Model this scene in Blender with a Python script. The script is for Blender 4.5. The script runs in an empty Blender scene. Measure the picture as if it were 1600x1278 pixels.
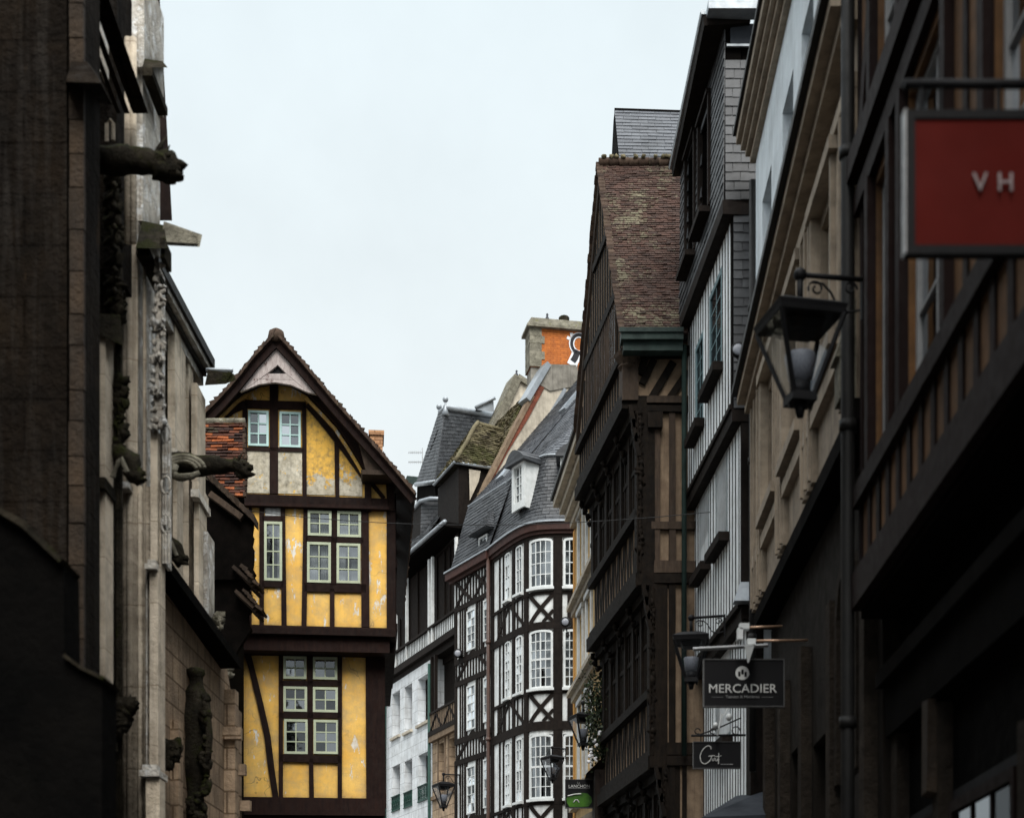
import bpy, bmesh, math, random
from mathutils import Vector, Matrix, noise as mnoise
from mathutils.geometry import tessellate_polygon
random.seed(7)
R = random.random
FP, HYP, CXP, EYE = 2400.0, 1600.0, 800.0, 1.6      # focal length in photo pixels, horizon row, centre column, eye height
scn = bpy.context.scene
col = scn.collection
def W(px, py, Y): return Vector(((px-CXP)/FP*Y, Y, EYE+(HYP-py)/FP*Y))

# ------------------------------------------------------------------ frames (a facade plane: u along, z up, o outward)
class Fr:
    curved = False
    def __init__(s, x, y, dx, dy, side):
        l = math.hypot(dx, dy); s.x, s.y, s.dx, s.dy = x, y, dx/l, dy/l
        s.nx, s.ny = (-s.dy*side, s.dx*side)
    def P(s, u, z, o=0.0): return Vector((s.x+s.dx*u+s.nx*o, s.y+s.dy*u+s.ny*o, z))
    def q(s, px, py, o=0.0):
        k = (px-CXP)/FP; ox, oy = s.x+s.nx*o, s.y+s.ny*o
        u = (k*oy-ox)/(s.dx-k*s.dy); Y = oy+s.dy*u
        return u, EYE+(HYP-py)/FP*Y
    def qr(s, x0, x1, y0, y1, o=0.0):           # pixel rectangle -> u0,u1,z0,z1 (upright, middle heights)
        a, b = s.q(x0, 0, o)[0], s.q(x1, 0, o)[0]
        um = (x0+x1)/2
        zt, zb = s.q(um, y0, o)[1], s.q(um, y1, o)[1]
        return min(a, b), max(a, b), zb, zt
class CFr:                                        # curved facade: polyline in plan, smoothed
    curved = True
    def __init__(s, pts, side=-1, sub=8):
        P = [Vector(p) for p in pts]; out = []
        for i in range(len(P)-1):
            p0 = P[max(i-1, 0)]; p1 = P[i]; p2 = P[i+1]; p3 = P[min(i+2, len(P)-1)]
            for k in range(sub):
                t = k/sub
                out.append(.5*((2*p1)+(p2-p0)*t+(2*p0-5*p1+4*p2-p3)*t*t+(3*p1-p0-3*p2+p3)*t**3))
        out.append(P[-1]); s.p = out; s.c = [0.0]; s.side = side
        for i in range(1, len(out)): s.c.append(s.c[-1]+(out[i]-out[i-1]).length)
        s.L = s.c[-1]
    def at(s, u):
        u = max(0.0, min(s.L-1e-6, u)); i = 0
        while i < len(s.c)-2 and s.c[i+1] < u: i += 1
        t = (u-s.c[i])/(s.c[i+1]-s.c[i]); p = s.p[i].lerp(s.p[i+1], t)
        a = s.p[max(i-1, 0)]; b = s.p[min(i+2, len(s.p)-1)]; d = (b-a).normalized()
        return p, Vector((-d.y*s.side, d.x*s.side))
    def P(s, u, z, o=0.0):
        p, n = s.at(u); return Vector((p.x+n.x*o, p.y+n.y*o, z))
    def q(s, px, py, o=0.0):
        k = (px-CXP)/FP; best = None
        for i in range(400):
            u = s.L*i/399; v = s.P(u, 0, o); e = abs(v.x-k*v.y)
            if best is None or e < best[0]: best = (e, u, v.y)
        return best[1], EYE+(HYP-py)/FP*best[2]
    qr = Fr.qr

SPLIT = {'post', 'brace', 'ledge', 'string_course', 'jetty_beam', 'sill_beam', 'pier', 'stud', 'window_sill', 'stone_trim', 'arm', 'bracket_beam', 'spot', 'finial', 'arch_brace', 'painted_soffit'}
# ------------------------------------------------------------------ mesh builder
class MB:
    def __init__(s): s.v = []; s.f = []; s.var = []; s.sm = []; s.pr = []
    def add(s, pts, faces, var=None, smooth=False):
        b = len(s.v); s.pr.append((b, len(s.f))); s.v += [Vector(p) for p in pts]
        if var is None: var = (R(), R())
        for f in faces: s.f.append([b+i for i in f]); s.var.append(var); s.sm.append(smooth)
    def quad(s, a, b, c, d, var=None): s.add([a, b, c, d], [(0, 1, 2, 3)], var)
    def hexa(s, p, var=None):
        s.add(p, [(0, 3, 2, 1), (4, 5, 6, 7), (0, 1, 5, 4), (1, 2, 6, 5), (2, 3, 7, 6), (3, 0, 4, 7)], var)
    def box(s, x0, x1, y0, y1, z0, z1, var=None):
        s.hexa([(x0, y0, z0), (x1, y0, z0), (x1, y1, z0), (x0, y1, z0), (x0, y0, z1), (x1, y0, z1), (x1, y1, z1), (x0, y1, z1)], var)
    def fbox(s, fr, u0, u1, z0, z1, o0, o1, j=0.0, var=None):
        if u0 > u1: u0, u1 = u1, u0
        if z0 > z1: z0, z1 = z1, z0
        if var is None: var = (R(), R())
        n = max(1, int((u1-u0)/.18)) if fr.curved else 1
        J = lambda: (R()-.5)*2*j
        if n == 1:
            s.hexa([fr.P(u0+J(), z0+J(), o0), fr.P(u1+J(), z0+J(), o0), fr.P(u1+J(), z0+J(), o1), fr.P(u0+J(), z0+J(), o1),
                    fr.P(u0+J(), z1+J(), o0), fr.P(u1+J(), z1+J(), o0), fr.P(u1+J(), z1+J(), o1), fr.P(u0+J(), z1+J(), o1)], var)
        else:
            pts = []; fs = []
            for i in range(n+1):
                u = u0+(u1-u0)*i/n
                pts += [fr.P(u, z0, o0), fr.P(u, z0, o1), fr.P(u, z1, o1), fr.P(u, z1, o0)]
            for i in range(n):
                for k in range(4): fs.append((i*4+k, i*4+(k+1) % 4, i*4+4+(k+1) % 4, i*4+4+k))
            fs += [(0, 1, 2, 3), (n*4+3, n*4+2, n*4+1, n*4)]
            s.add(pts, fs, var)
    def prism(s, fr, poly, o0, o1, var=None):
        if var is None: var = (R(), R())
        n = len(poly); pts = [fr.P(u, z, o0) for u, z in poly]+[fr.P(u, z, o1) for u, z in poly]
        tri = tessellate_polygon([[Vector((u, z, 0)) for u, z in poly]])
        fs = [tuple(t) for t in tri]+[tuple(i+n for i in t) for t in tri]
        fs += [(i, (i+1) % n, n+(i+1) % n, n+i) for i in range(n)]
        s.add(pts, fs, var)
    def line(s, fr, pts, w, o0, o1, j=0.0, var=None):     # a timber along a polyline of (u,z)
        if var is None: var = (R(), R())
        P = [Vector(p) for p in pts]; Q = []
        for i in range(len(P)-1):
            n = max(1, int((P[i+1]-P[i]).length/.2)) if fr.curved else 1
            for k in range(n): Q.append(P[i].lerp(P[i+1], k/n))
        Q.append(P[-1]); v = []; m = len(Q)
        for i, p in enumerate(Q):
            d = (Q[min(i+1, m-1)]-Q[max(i-1, 0)]).normalized(); nn = Vector((-d.y, d.x))*(w/2+(R()-.5)*j)
            a, b = p+nn, p-nn
            v += [fr.P(a.x, a.y, o0), fr.P(a.x, a.y, o1), fr.P(b.x, b.y, o1), fr.P(b.x, b.y, o0)]
        fs = []
        for i in range(m-1):
            for k in range(4): fs.append((i*4+k, i*4+(k+1) % 4, i*4+4+(k+1) % 4, i*4+4+k))
        fs += [(0, 1, 2, 3), ((m-1)*4+3, (m-1)*4+2, (m-1)*4+1, (m-1)*4)]
        s.add(v, fs, var)
    def tube(s, pts, r, seg=8, var=None, cap=True):
        pts = [Vector(p) for p in pts]; m = len(pts); v = []; fs = []
        rr = r if isinstance(r, (list, tuple)) else [r]*m
        for i, p in enumerate(pts):
            d = (pts[min(i+1, m-1)]-pts[max(i-1, 0)]).normalized()
            up = Vector((0, 0, 1)) if abs(d.z) < .9 else Vector((1, 0, 0))
            a = d.cross(up).normalized(); b = d.cross(a)
            for k in range(seg):
                t = 2*math.pi*k/seg; v.append(p+(a*math.cos(t)+b*math.sin(t))*rr[i])
        for i in range(m-1):
            for k in range(seg): fs.append((i*seg+k, i*seg+(k+1) % seg, (i+1)*seg+(k+1) % seg, (i+1)*seg+k))
        if cap: fs += [tuple(range(seg)), tuple((m-1)*seg+k for k in range(seg))[::-1]]
        s.add(v, fs, var, smooth=seg > 6)
    def lathe(s, c, prof, seg=12, sx=1, sy=1, nz=0.0, var=None, rot=0):
        c = Vector(c); v = []; fs = []; m = len(prof)
        for r, z in prof:
            for k in range(seg):
                t = 2*math.pi*k/seg+rot; p = Vector((math.cos(t)*r*sx, math.sin(t)*r*sy, z))
                if nz: p *= 1+0; p.x += (mnoise.noise((c+p)*9)*nz); p.y += (mnoise.noise((c+p)*9+Vector((5, 5, 5)))*nz)
                v.append(c+p)
        for i in range(m-1):
            for k in range(seg): fs.append((i*seg+k, i*seg+(k+1) % seg, (i+1)*seg+(k+1) % seg, (i+1)*seg+k))
        fs += [tuple(range(seg))[::-1], tuple((m-1)*seg+k for k in range(seg))]
        s.add(v, fs, var, smooth=seg > 8)
    def blob(s, c, rx, ry, rz, seg=8, nz=.25, var=None):
        c = Vector(c); v = []; fs = []; rows = max(4, seg//2+1); sd = Vector((R(), R(), R()))*20
        for i in range(rows+1):
            ph = math.pi*i/rows
            for k in range(seg):
                t = 2*math.pi*k/seg; d = Vector((math.sin(ph)*math.cos(t), math.sin(ph)*math.sin(t), math.cos(ph)))
                m = 1+mnoise.noise(d*1.7+sd)*nz*2
                v.append(c+Vector((d.x*rx*m, d.y*ry*m, d.z*rz*m)))
        for i in range(rows):
            for k in range(seg): fs.append((i*seg+k, i*seg+(k+1) % seg, (i+1)*seg+(k+1) % seg, (i+1)*seg+k))
        s.add(v, fs, var, smooth=True)
    def build(s, name, m, parent=None, kind=None):
        if name in SPLIT and len(s.pr) > 1:              # every beam, post or ledge becomes a part of its own
            o = None
            for i, (v0, f0) in enumerate(s.pr):
                v1, f1 = s.pr[i+1] if i+1 < len(s.pr) else (len(s.v), len(s.f)); k = MB()
                k.v = s.v[v0:v1]; k.f = [[j-v0 for j in f] for f in s.f[f0:f1]]; k.var = s.var[f0:f1]; k.sm = s.sm[f0:f1]
                o = k.build(name, m, parent, kind)
            return o
        me = bpy.data.meshes.new(name)
        off = Vector((0, 0, 0))
        if parent is not None:
            q = parent
            while q is not None: off += q.location; q = q.parent
        me.from_pydata([tuple(p-off) for p in s.v], [], s.f); me.validate(clean_customdata=False)
        bm = bmesh.new(); bm.from_mesh(me)
        bmesh.ops.recalc_face_normals(bm, faces=bm.faces)
        bm.to_mesh(me); bm.free()
        if len(me.polygons) == len(s.var):
            ca = me.color_attributes.new('var', 'FLOAT_COLOR', 'CORNER'); uv = me.uv_layers.new(name='UVMap')
            cd = [0.0]*(4*len(me.loops)); ud = [0.0]*(2*len(me.loops)); V = me.vertices
            for p in me.polygons:
                n = p.normal
                if abs(n.z) > .97: t = Vector((1, 0, 0)); b = Vector((0, 1, 0))
                else: t = Vector((-n.y, n.x, 0)).normalized(); b = n.cross(t)
                a = s.var[p.index]
                for li in p.loop_indices:
                    co = V[me.loops[li].vertex_index].co+off
                    ud[2*li] = co.dot(t); ud[2*li+1] = co.dot(b)
                    cd[4*li] = a[0]; cd[4*li+1] = a[1]; cd[4*li+3] = 1
                p.use_smooth = s.sm[p.index]
            ca.data.foreach_set('color', cd); uv.data.foreach_set('uv', ud)
        me.materials.append(m)
        o = bpy.data.objects.new(name, me); col.objects.link(o)
        if parent is not None: o.parent = parent
        if kind: o['kind'] = kind
        return o

def thing(name, label, cat, loc=(0, 0, 0), group=None):
    o = bpy.data.objects.new(name, None); col.objects.link(o); o.location = loc
    o['label'] = label; o['category'] = cat; o.empty_display_size = .2
    if group: o['group'] = group
    return o
def tag(o, label, cat, group=None):
    o['label'] = label; o['category'] = cat
    if group: o['group'] = group
    return o
def dup(root, loc, label, scale=None, rotz=None):
    r = root.copy(); col.objects.link(r); r.location = loc; r['label'] = label
    if scale: r.scale = (scale,)*3
    if rotz is not None: r.rotation_euler = (0, 0, rotz)
    for ch in list(root.children):
        c = ch.copy(); col.objects.link(c); c.parent = r
        for g in ch.children:
            d = g.copy(); col.objects.link(d); d.parent = c
    return r

# tiles over a surface given by S(a,b) in 0..1 (b up the slope); la(b) the row length, lb the slope length
def tiles(mb, S, lb, ex, w, th=.014, jit=.35, keep=None):
    nr = max(2, int(round(lb/ex)))
    for i in range(nr):
        b0 = i/nr; b1 = min(1.0, (i+1.35)/nr)
        L = (S(1, b0)-S(0, b0)).length
        seg = 0
        if L < 1e-3: continue
        Lc = sum((S((k+1)/6, b0)-S(k/6, b0)).length for k in range(6))
        nt = max(1, int(Lc/w)); off = .5*(i % 2)
        edges = [0.0]+[min(1, max(0, (k+off+(R()-.5)*.12)/nt)) for k in range(1 if off == 0 else 0, nt+1)]+[1.0]
        edges = sorted(edges)
        for k in range(len(edges)-1):
            a0, a1 = edges[k], edges[k+1]
            if (a1-a0)*Lc < .01: continue
            am = (a0+a1)/2
            if keep and not keep(am, (b0+b1)/2): continue
            g = .003/max(Lc, .1)
            p00, p10, p11, p01 = S(a0+g, b0), S(a1-g, b0), S(a1-g, b1), S(a0+g, b1)
            n = (p10-p00).cross(p01-p00)
            if n.length < 1e-9: continue
            n.normalize()
            if n.dot(Vector((0, -1, .35))) < 0 and abs(n.dot(Vector((0, -1, .35)))) > .001 and n.z < 0: n = -n
            if n.z < 0: n = -n
            up = (p01-p00).normalized()
            lift = th*(1+jit*R()); sg = (R()-.5)*ex*.10
            lo = n*lift*1.6
            A, B = p00+lo+up*sg, p10+lo*(1+(R()-.5)*jit)+up*(sg+(R()-.5)*ex*.06); C, D = p11+n*th*.35, p01+n*th*.35
            A2, B2 = p00+up*sg-n*th*.2, p10+up*sg-n*th*.2
            mb.add([A, B, C, D, A2, B2], [(0, 1, 2, 3), (0, 4, 5, 1), (0, 3, 4), (1, 5, 2)])
def bil(p00, p10, p11, p01):
    p00, p10, p11, p01 = map(Vector, (p00, p10, p11, p01))
    return lambda a, b: p00.lerp(p10, a).lerp(p01.lerp(p11, a), b)
def tile_quad(mb, p00, p10, p11, p01, ex, w, th=.014, jit=.35):
    S = bil(p00, p10, p11, p01)
    tiles(mb, S, (S(.5, 1)-S(.5, 0)).length, ex, w, th, jit)
def under(mb, pts, t=.06):
    pts = [Vector(p) for p in pts]; n = (pts[1]-pts[0]).cross(pts[2]-pts[0]).normalized()
    if n.z < 0: n = -n
    m = len(pts); v = [p-n*.004 for p in pts]+[p-n*t for p in pts]
    mb.add(v, [tuple(range(m)), tuple(range(m, 2*m))]+[(i, (i+1) % m, m+(i+1) % m, m+i) for i in range(m)])

def rect(u0, u1, z0, z1): return [(u0, z0), (u1, z0), (u1, z1), (u0, z1)]
def arch(u0, u1, z0, z1, rise, n=8, pointed=False):
    c = (u0+u1)/2; w = (u1-u0)/2; p = [(u0, z0), (u1, z0)]
    for i in range(n+1):
        t = i/n; x = u1-(u1-u0)*t; k = abs(x-c)/w
        h = (1-k**1.6) if pointed else math.sqrt(max(0, 1-k*k))
        p.append((x, z1-rise+rise*h))
    return p
def wall(mb, fr, outer, holes, o, rd=.3):
    polys = [outer]+holes
    vv = [Vector((u, z, 0)) for p in polys for u, z in p]
    tri = tessellate_polygon([[Vector((u, z, 0)) for u, z in p] for p in polys])
    var = (R(), R())
    mb.add([fr.P(v.x, v.y, o) for v in vv], [tuple(t) for t in tri], var)
    for p in polys:
        n = len(p)
        mb.add([fr.P(u, z, o) for u, z in p]+[fr.P(u, z, o-rd) for u, z in p], [(i, (i+1) % n, n+(i+1) % n, n+i) for i in range(n)], var)

# ------------------------------------------------------------------ materials
class G:
    def __init__(s, name):
        s.m = bpy.data.materials.new(name); s.m.use_nodes = True; s.t = s.m.node_tree
        s.b = s.t.nodes['Principled BSDF']; s.geo = s.t.nodes.new('ShaderNodeNewGeometry'); s.pos = s.geo.outputs['Position']
    def n(s, ty, **k):
        x = s.t.nodes.new(ty)
        for a, v in k.items(): setattr(x, a, v)
        return x
    def set(s, sock, v):
        if isinstance(v, bpy.types.NodeSocket): s.t.links.new(v, sock)
        elif v is not None:
            if sock.type == 'RGBA' and len(v) == 3: v = (*v, 1)
            sock.default_value = v
    def noise(s, scale, detail=3, rough=.6, st=(1, 1, 1), vec=None, off=0):
        mp = s.n('ShaderNodeMapping'); s.set(mp.inputs[0], vec or s.pos); mp.inputs['Scale'].default_value = st; mp.inputs['Location'].default_value = (off,)*3
        x = s.n('ShaderNodeTexNoise'); s.set(x.inputs['Vector'], mp.outputs[0]); x.inputs['Scale'].default_value = scale
        x.inputs['Detail'].default_value = detail; x.inputs['Roughness'].default_value = rough
        return x.outputs['Fac']
    def ramp(s, f, lo, hi, a=0.0, b=1.0):
        x = s.n('ShaderNodeMapRange'); s.set(x.inputs[0], f)
        for i, v in enumerate((lo, hi, a, b)): x.inputs[i+1].default_value = v
        return x.outputs[0]
    def mix(s, f, a, b, mode='MIX'):
        x = s.n('ShaderNodeMix', data_type='RGBA', blend_type=mode); s.set(x.inputs[0], f); s.set(x.inputs[6], a); s.set(x.inputs[7], b); return x.outputs[2]
    def ma(s, op, a, b=0.0, c=None):
        x = s.n('ShaderNodeMath', operation=op); s.set(x.inputs[0], a); s.set(x.inputs[1], b)
        if c is not None: s.set(x.inputs[2], c)
        return x.outputs[0]
    def fin(s, c, rough, bumps=(), metal=0, spec=.3):
        s.set(s.b.inputs['Base Color'], c); s.set(s.b.inputs['Roughness'], rough); s.b.inputs['Metallic'].default_value = metal
        s.b.inputs['Specular IOR Level'].default_value = spec; prev = None
        for h, st, d in bumps:
            x = s.n('ShaderNodeBump'); x.inputs['Strength'].default_value = st; x.inputs['Distance'].default_value = d; s.set(x.inputs['Height'], h)
            if prev: s.set(x.inputs['Normal'], prev)
            prev = x.outputs[0]
        if prev: s.set(s.b.inputs['Normal'], prev)
        return s.m
def surf(name, c1, c2, scale=2.5, rough=.88, var=.15, grime=None, peel=None, moss=None, streak=0, pst=(1, 1, 1), crack=0, zpeel=None, ao=0, aoc=(.06, .045, .03), bump=.4, bsc=35, bd=.01, brick=None, metal=0, spec=.25, grain=None):
    g = G(name); st = grain or (1, 1, 1)
    c = g.mix(g.ramp(g.noise(scale, 4, .65, st), .32, .68), c1, c2)
    at = g.n('ShaderNodeAttribute', attribute_name='var'); sep = g.n('ShaderNodeSeparateColor'); g.set(sep.inputs[0], at.outputs['Color'])
    bumps = [(g.noise(bsc, 4, .7, st), bump, bd)]
    uvn = g.n('ShaderNodeUVMap', uv_map='UVMap').outputs[0]
    if brick:
        w, h, mort, size, contrast = brick
        b = g.n('ShaderNodeTexBrick'); g.set(b.inputs['Vector'], uvn); b.inputs['Scale'].default_value = 1
        b.inputs['Color1'].default_value = (1, 1, 1, 1); b.inputs['Color2'].default_value = (1-contrast, 1-contrast, 1-contrast*.9, 1)
        b.inputs['Mortar'].default_value = (*mort, 1); b.inputs['Mortar Size'].default_value = size; b.inputs['Mortar Smooth'].default_value = .3
        b.inputs['Brick Width'].default_value = w; b.inputs['Row Height'].default_value = h; b.inputs['Bias'].default_value = -.2
        c = g.mix(1.0, c, b.outputs['Color'], 'MULTIPLY'); bumps.append((g.ma('SUBTRACT', 1.0, b.outputs['Fac']), .6, .012))
    if var:
        vv = g.ramp(sep.outputs[0], 0, 1, 1-var, 1+var); cc = g.n('ShaderNodeCombineColor')
        for i in range(3): g.set(cc.inputs[i], vv)
        c = g.mix(1.0, c, cc.outputs[0], 'MULTIPLY')
    if peel:
        pc, thr, psc = peel
        f = g.noise(psc, 6, .72, pst)
        if zpeel: zz = g.n('ShaderNodeSeparateXYZ'); g.set(zz.inputs[0], g.pos); f = g.ma('ADD', f, g.ramp(zz.outputs[2], *zpeel))
        c = g.mix(g.ramp(f, thr, thr+.03), c, pc); bumps.append((g.ramp(f, thr, thr+.03, 1, 0), .5, .012))
    if crack:
        vr = g.n('ShaderNodeTexVoronoi', feature='DISTANCE_TO_EDGE'); mp = g.n('ShaderNodeMapping'); nn = g.n('ShaderNodeVectorMath', operation='ADD'); tn = g.n('ShaderNodeTexNoise'); tn.inputs['Scale'].default_value = 3; g.set(tn.inputs['Vector'], g.pos)
        g.set(nn.inputs[0], g.pos); g.set(nn.inputs[1], tn.outputs['Color']); g.set(mp.inputs[0], nn.outputs[0]); mp.inputs['Scale'].default_value = (.5, .5, 1.1); g.set(vr.inputs['Vector'], mp.outputs[0]); vr.inputs['Scale'].default_value = 1.2
        cm = g.ma('MULTIPLY', g.ramp(vr.outputs['Distance'], .003, .010, 1, 0), g.ramp(g.noise(1.3, 2, off=40), .45, .6, 0, crack)); c = g.mix(cm, c, (.12, .08, .04))
    if grime:
        gc, amt, gs = grime
        f = g.ramp(g.noise(gs, 6, .7, off=3), .42, .72, 0, amt); c = g.mix(f, c, gc)
    if streak:
        f = g.ramp(g.noise(3.0, 5, .7, (3.2, 3.2, .22), off=9), .48, .75, 0, streak); c = g.mix(f, c, (.03, .027, .024))
    if moss:
        mc, thr, up = moss
        nz = g.n('ShaderNodeSeparateXYZ'); g.set(nz.inputs[0], g.geo.outputs['True Normal'])
        f = g.ma('ADD', g.noise(3.2, 6, .75, off=17), g.ma('MULTIPLY', g.ma('MAXIMUM', nz.outputs[2], 0.0), up))
        c = g.mix(g.ramp(f, thr, thr+.1), c, mc); bumps.append((g.noise(60, 3), .35, .015))
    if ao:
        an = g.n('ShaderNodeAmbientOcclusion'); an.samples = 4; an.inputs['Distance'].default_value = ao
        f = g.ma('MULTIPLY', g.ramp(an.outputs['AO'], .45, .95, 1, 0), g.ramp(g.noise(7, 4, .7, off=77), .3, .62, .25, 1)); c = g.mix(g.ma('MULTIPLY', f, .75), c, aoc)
    r = g.ramp(g.noise(scale*2, 3), .3, .7, rough-.08, min(1, rough+.08))
    return g.fin(c, r, bumps, metal, spec)
def tilemat(name, cs, moss, thr, rough=.75, spec=.3, sheen=None, msc=1.1):
    g = G(name); at = g.n('ShaderNodeAttribute', attribute_name='var'); sep = g.n('ShaderNodeSeparateColor'); g.set(sep.inputs[0], at.outputs['Color'])
    rp = g.n('ShaderNodeValToRGB'); g.set(rp.inputs[0], sep.outputs[0]); e = rp.color_ramp; e.interpolation = 'LINEAR'
    e.elements[0].color = (*cs[0], 1); e.elements[1].color = (*cs[-1], 1)
    for i in range(1, len(cs)-1): x = e.elements.new(i/(len(cs)-1)); x.color = (*cs[i], 1)
    c = rp.outputs[0]
    f2 = g.ramp(g.noise(14, 4, .7), .35, .65, .72, 1.15); cc = g.n('ShaderNodeCombineColor')
    for i in range(3): g.set(cc.inputs[i], f2)
    c = g.mix(1.0, c, cc.outputs[0], 'MULTIPLY')
    m = g.ma('ADD', g.noise(msc, 5, .7, off=4), g.ma('MULTIPLY', g.ma('SUBTRACT', sep.outputs[1], .5), .10))
    m = g.ma('ADD', m, g.ma('MULTIPLY', g.ma('SUBTRACT', g.noise(22, 3, .7), .5), .5))
    c = g.mix(g.ramp(m, thr, thr+.09), c, moss)
    d = g.ramp(g.noise(.9, 4, .7, off=31), .5, .75, 0, .75); c = g.mix(d, c, tuple(x*.35 for x in cs[0]))
    return g.fin(c, rough, [(g.noise(60, 3), .35, .006)], 0, spec)

M = {}
M['timber'] = surf('dark_timber', (.008, .0038, .0035), (.017, .0075, .0055), 6, .8, .25, grime=((.03, .02, .016), .3, 9), spec=.12, bump=.5, bsc=18, grain=(3, 3, .5))
M['timber_bw'] = surf('black_brown_timber', (.006, .0045, .004), (.014, .0095, .0075), 6, .8, .25, grime=((.035, .028, .022), .25, 7), spec=.12, bump=.5, bsc=20, grain=(3, 3, .5))
M['timber_carved'] = surf('carved_oak', (.003, .0022, .0017), (.009, .006, .004), 7, .8, .35, grime=((.028, .019, .012), .35, 8), spec=.12, bump=.7, bsc=16, grain=(3, 3, .6))
M['timber_lit'] = surf('lit_worn_oak', (.028, .018, .012), (.055, .037, .025), 7, .85, .35, grime=((.02, .014, .01), .6, 5), bump=.7, bsc=16, grain=(3, 3, .5))  # paler copy of the oak, light put into its colour, plus grime
M['board_grey'] = surf('weathered_board', (.30, .25, .24), (.47, .42, .40), 9, .9, .12, peel=((.10, .045, .035), .60, 5), bump=.6, bsc=30, grain=(4, 4, .8))
M['yellow'] = surf('yellow_plaster', (.78, .43, .075), (.88, .56, .15), 1.6, .92, .06, peel=((.76, .75, .70), .59, 3.1), grime=((.40, .30, .17), .75, 3.2), streak=.12, ao=.14, aoc=(.20, .13, .06), bump=.35, bsc=30, pst=(1.6, 1.6, .55), crack=.8)
M['yellow_fading'] = surf('fading_yellow_plaster', (.62, .58, .48), (.44, .39, .29), 3, .95, .06, peel=((.78, .46, .09), .60, 6), zpeel=(11.1, 11.95, -.10, .42), grime=((.14, .12, .08), .8, 12), streak=.3, ao=.14, bump=.5, bsc=35)
M['yellow_peeled'] = surf('peeled_plaster', (.62, .58, .48), (.44, .39, .29), 3, .95, .06, peel=((.78, .50, .12), .60, 9), grime=((.12, .11, .08), .8, 12), streak=.35, bump=.5, bsc=35)
M['green_paint'] = surf('pale_green_paint', (.44, .49, .35), (.36, .40, .29), 5, .55, .06, bump=.2)
M['aqua_paint'] = surf('pale_aqua_paint', (.47, .66, .64), (.40, .58, .56), 5, .55, .06, bump=.2)
M['white_paint'] = surf('white_paint', (.68, .70, .70), (.54, .57, .57), 5, .5, .05, grime=((.3, .3, .28), .3, 8), bump=.2)
M['white_plaster'] = surf('white_plaster', (.80, .82, .82), (.66, .69, .69), 2, .9, .06, grime=((.34, .34, .32), .6, 3), streak=.4, ao=.10, aoc=(.16, .15, .13), bump=.3)
M['white_render'] = surf('white_render', (.70, .76, .80), (.60, .66, .70), 2, .9, .05, grime=((.25, .26, .27), .4, 2), streak=.3, bump=.25)
M['white_stone'] = surf('white_ashlar', (.76, .79, .81), (.66, .69, .71), 2, .9, .05, grime=((.25, .24, .22), .4, 3), streak=.35, bump=.3, brick=(.7, .36, (.5, .5, .5), .008, .10))
M['cream'] = surf('cream_render', (.68, .47, .22), (.60, .42, .20), 2, .9, .05, grime=((.3, .22, .14), .4, 3), streak=.3, bump=.25)
M['orange'] = surf('orange_render', (.62, .30, .06), (.55, .27, .06), 2, .9, .05, streak=.3, bump=.25)
M['cream_stone'] = surf('cream_trim', (.58, .52, .42), (.46, .41, .33), 3, .85, .1, grime=((.12, .10, .08), .5, 4), streak=.3)
M['tan'] = surf('tan_render', (.33, .265, .20), (.27, .215, .16), 3, .85, .12, grime=((.05, .04, .032), .5, 4), streak=.4, bump=.3)
M['tan_trim'] = surf('tan_trim', (.38, .31, .235), (.30, .245, .185), 3, .8, .15, grime=((.05, .04, .032), .5, 4), streak=.3, bump=.3)
M['tan_plaster'] = surf('brown_lime_plaster', (.25, .18, .12), (.17, .122, .082), 4, .95, .12, grime=((.08, .05, .033), .6, 5), streak=.5, bump=.7, bsc=45)
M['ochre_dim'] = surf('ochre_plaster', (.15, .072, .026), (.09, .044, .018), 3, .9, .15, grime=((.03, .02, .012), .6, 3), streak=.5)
M['timber_red'] = surf('red_brown_timber', (.0055, .0018, .0013), (.0095, .0030, .0020), 6, .75, .25, spec=.12, bump=.4, bsc=20, grain=(3, 3, .5))
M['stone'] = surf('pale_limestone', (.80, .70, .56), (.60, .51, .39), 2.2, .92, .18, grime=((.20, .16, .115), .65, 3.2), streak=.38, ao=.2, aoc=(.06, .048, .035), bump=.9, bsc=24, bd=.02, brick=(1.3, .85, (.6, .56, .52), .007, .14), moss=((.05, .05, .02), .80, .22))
M['stone_lit'] = surf('lit_worn_limestone', (.84, .81, .74), (.60, .55, .47), 3, .92, .16, grime=((.20, .16, .115), .75, 5), peel=((.92, .92, .90), .54, 5.5), streak=.35, ao=.25, aoc=(.03, .025, .02), bump=1.2, bsc=24, bd=.03, brick=(1.3, .75, (.6, .56, .52), .007, .12), moss=((.07, .065, .025), .80, .22))  # brighter limestone copy, light put into its colour, with real flaking and grime
M['stone_brown'] = surf('brown_limestone', (.52, .38, .25), (.36, .26, .175), 2.5, .92, .2, grime=((.10, .075, .055), .65, 3), streak=.5, bump=1.0, bsc=22, bd=.025, brick=(.55, .30, (.4, .36, .32), .014, .3))
M['stone_shaded'] = surf('shaded_limestone', (.022, .0155, .010), (.008, .0068, .0058), 1.1, .92, .15, grime=((.006, .0055, .005), .9, 1.7), peel=((.03, .02, .012), .62, 2.2), pst=(1.3, 1.3, .4), streak=.85, bump=1.0, bsc=12, bd=.05, brick=(.8, .42, (.5, .47, .44), .014, .3), spec=.03)  # limestone copy darkened to carry near shade in its colour, plus brown stains
M['stone_black'] = surf('shade_black_stone', (.006, .0055, .005), (.003, .003, .003), 2, .92, .25, spec=.05, streak=.6, bump=1.0, bsc=16, bd=.03)
M['stone_black'] = surf('shade_black_stone', (.0055, .005, .0045), (.0028, .0028, .0028), 2, .95, .1, spec=.02, bump=.8, bsc=10, bd=.03)  # near stone made almost black, shade put into its colour
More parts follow.
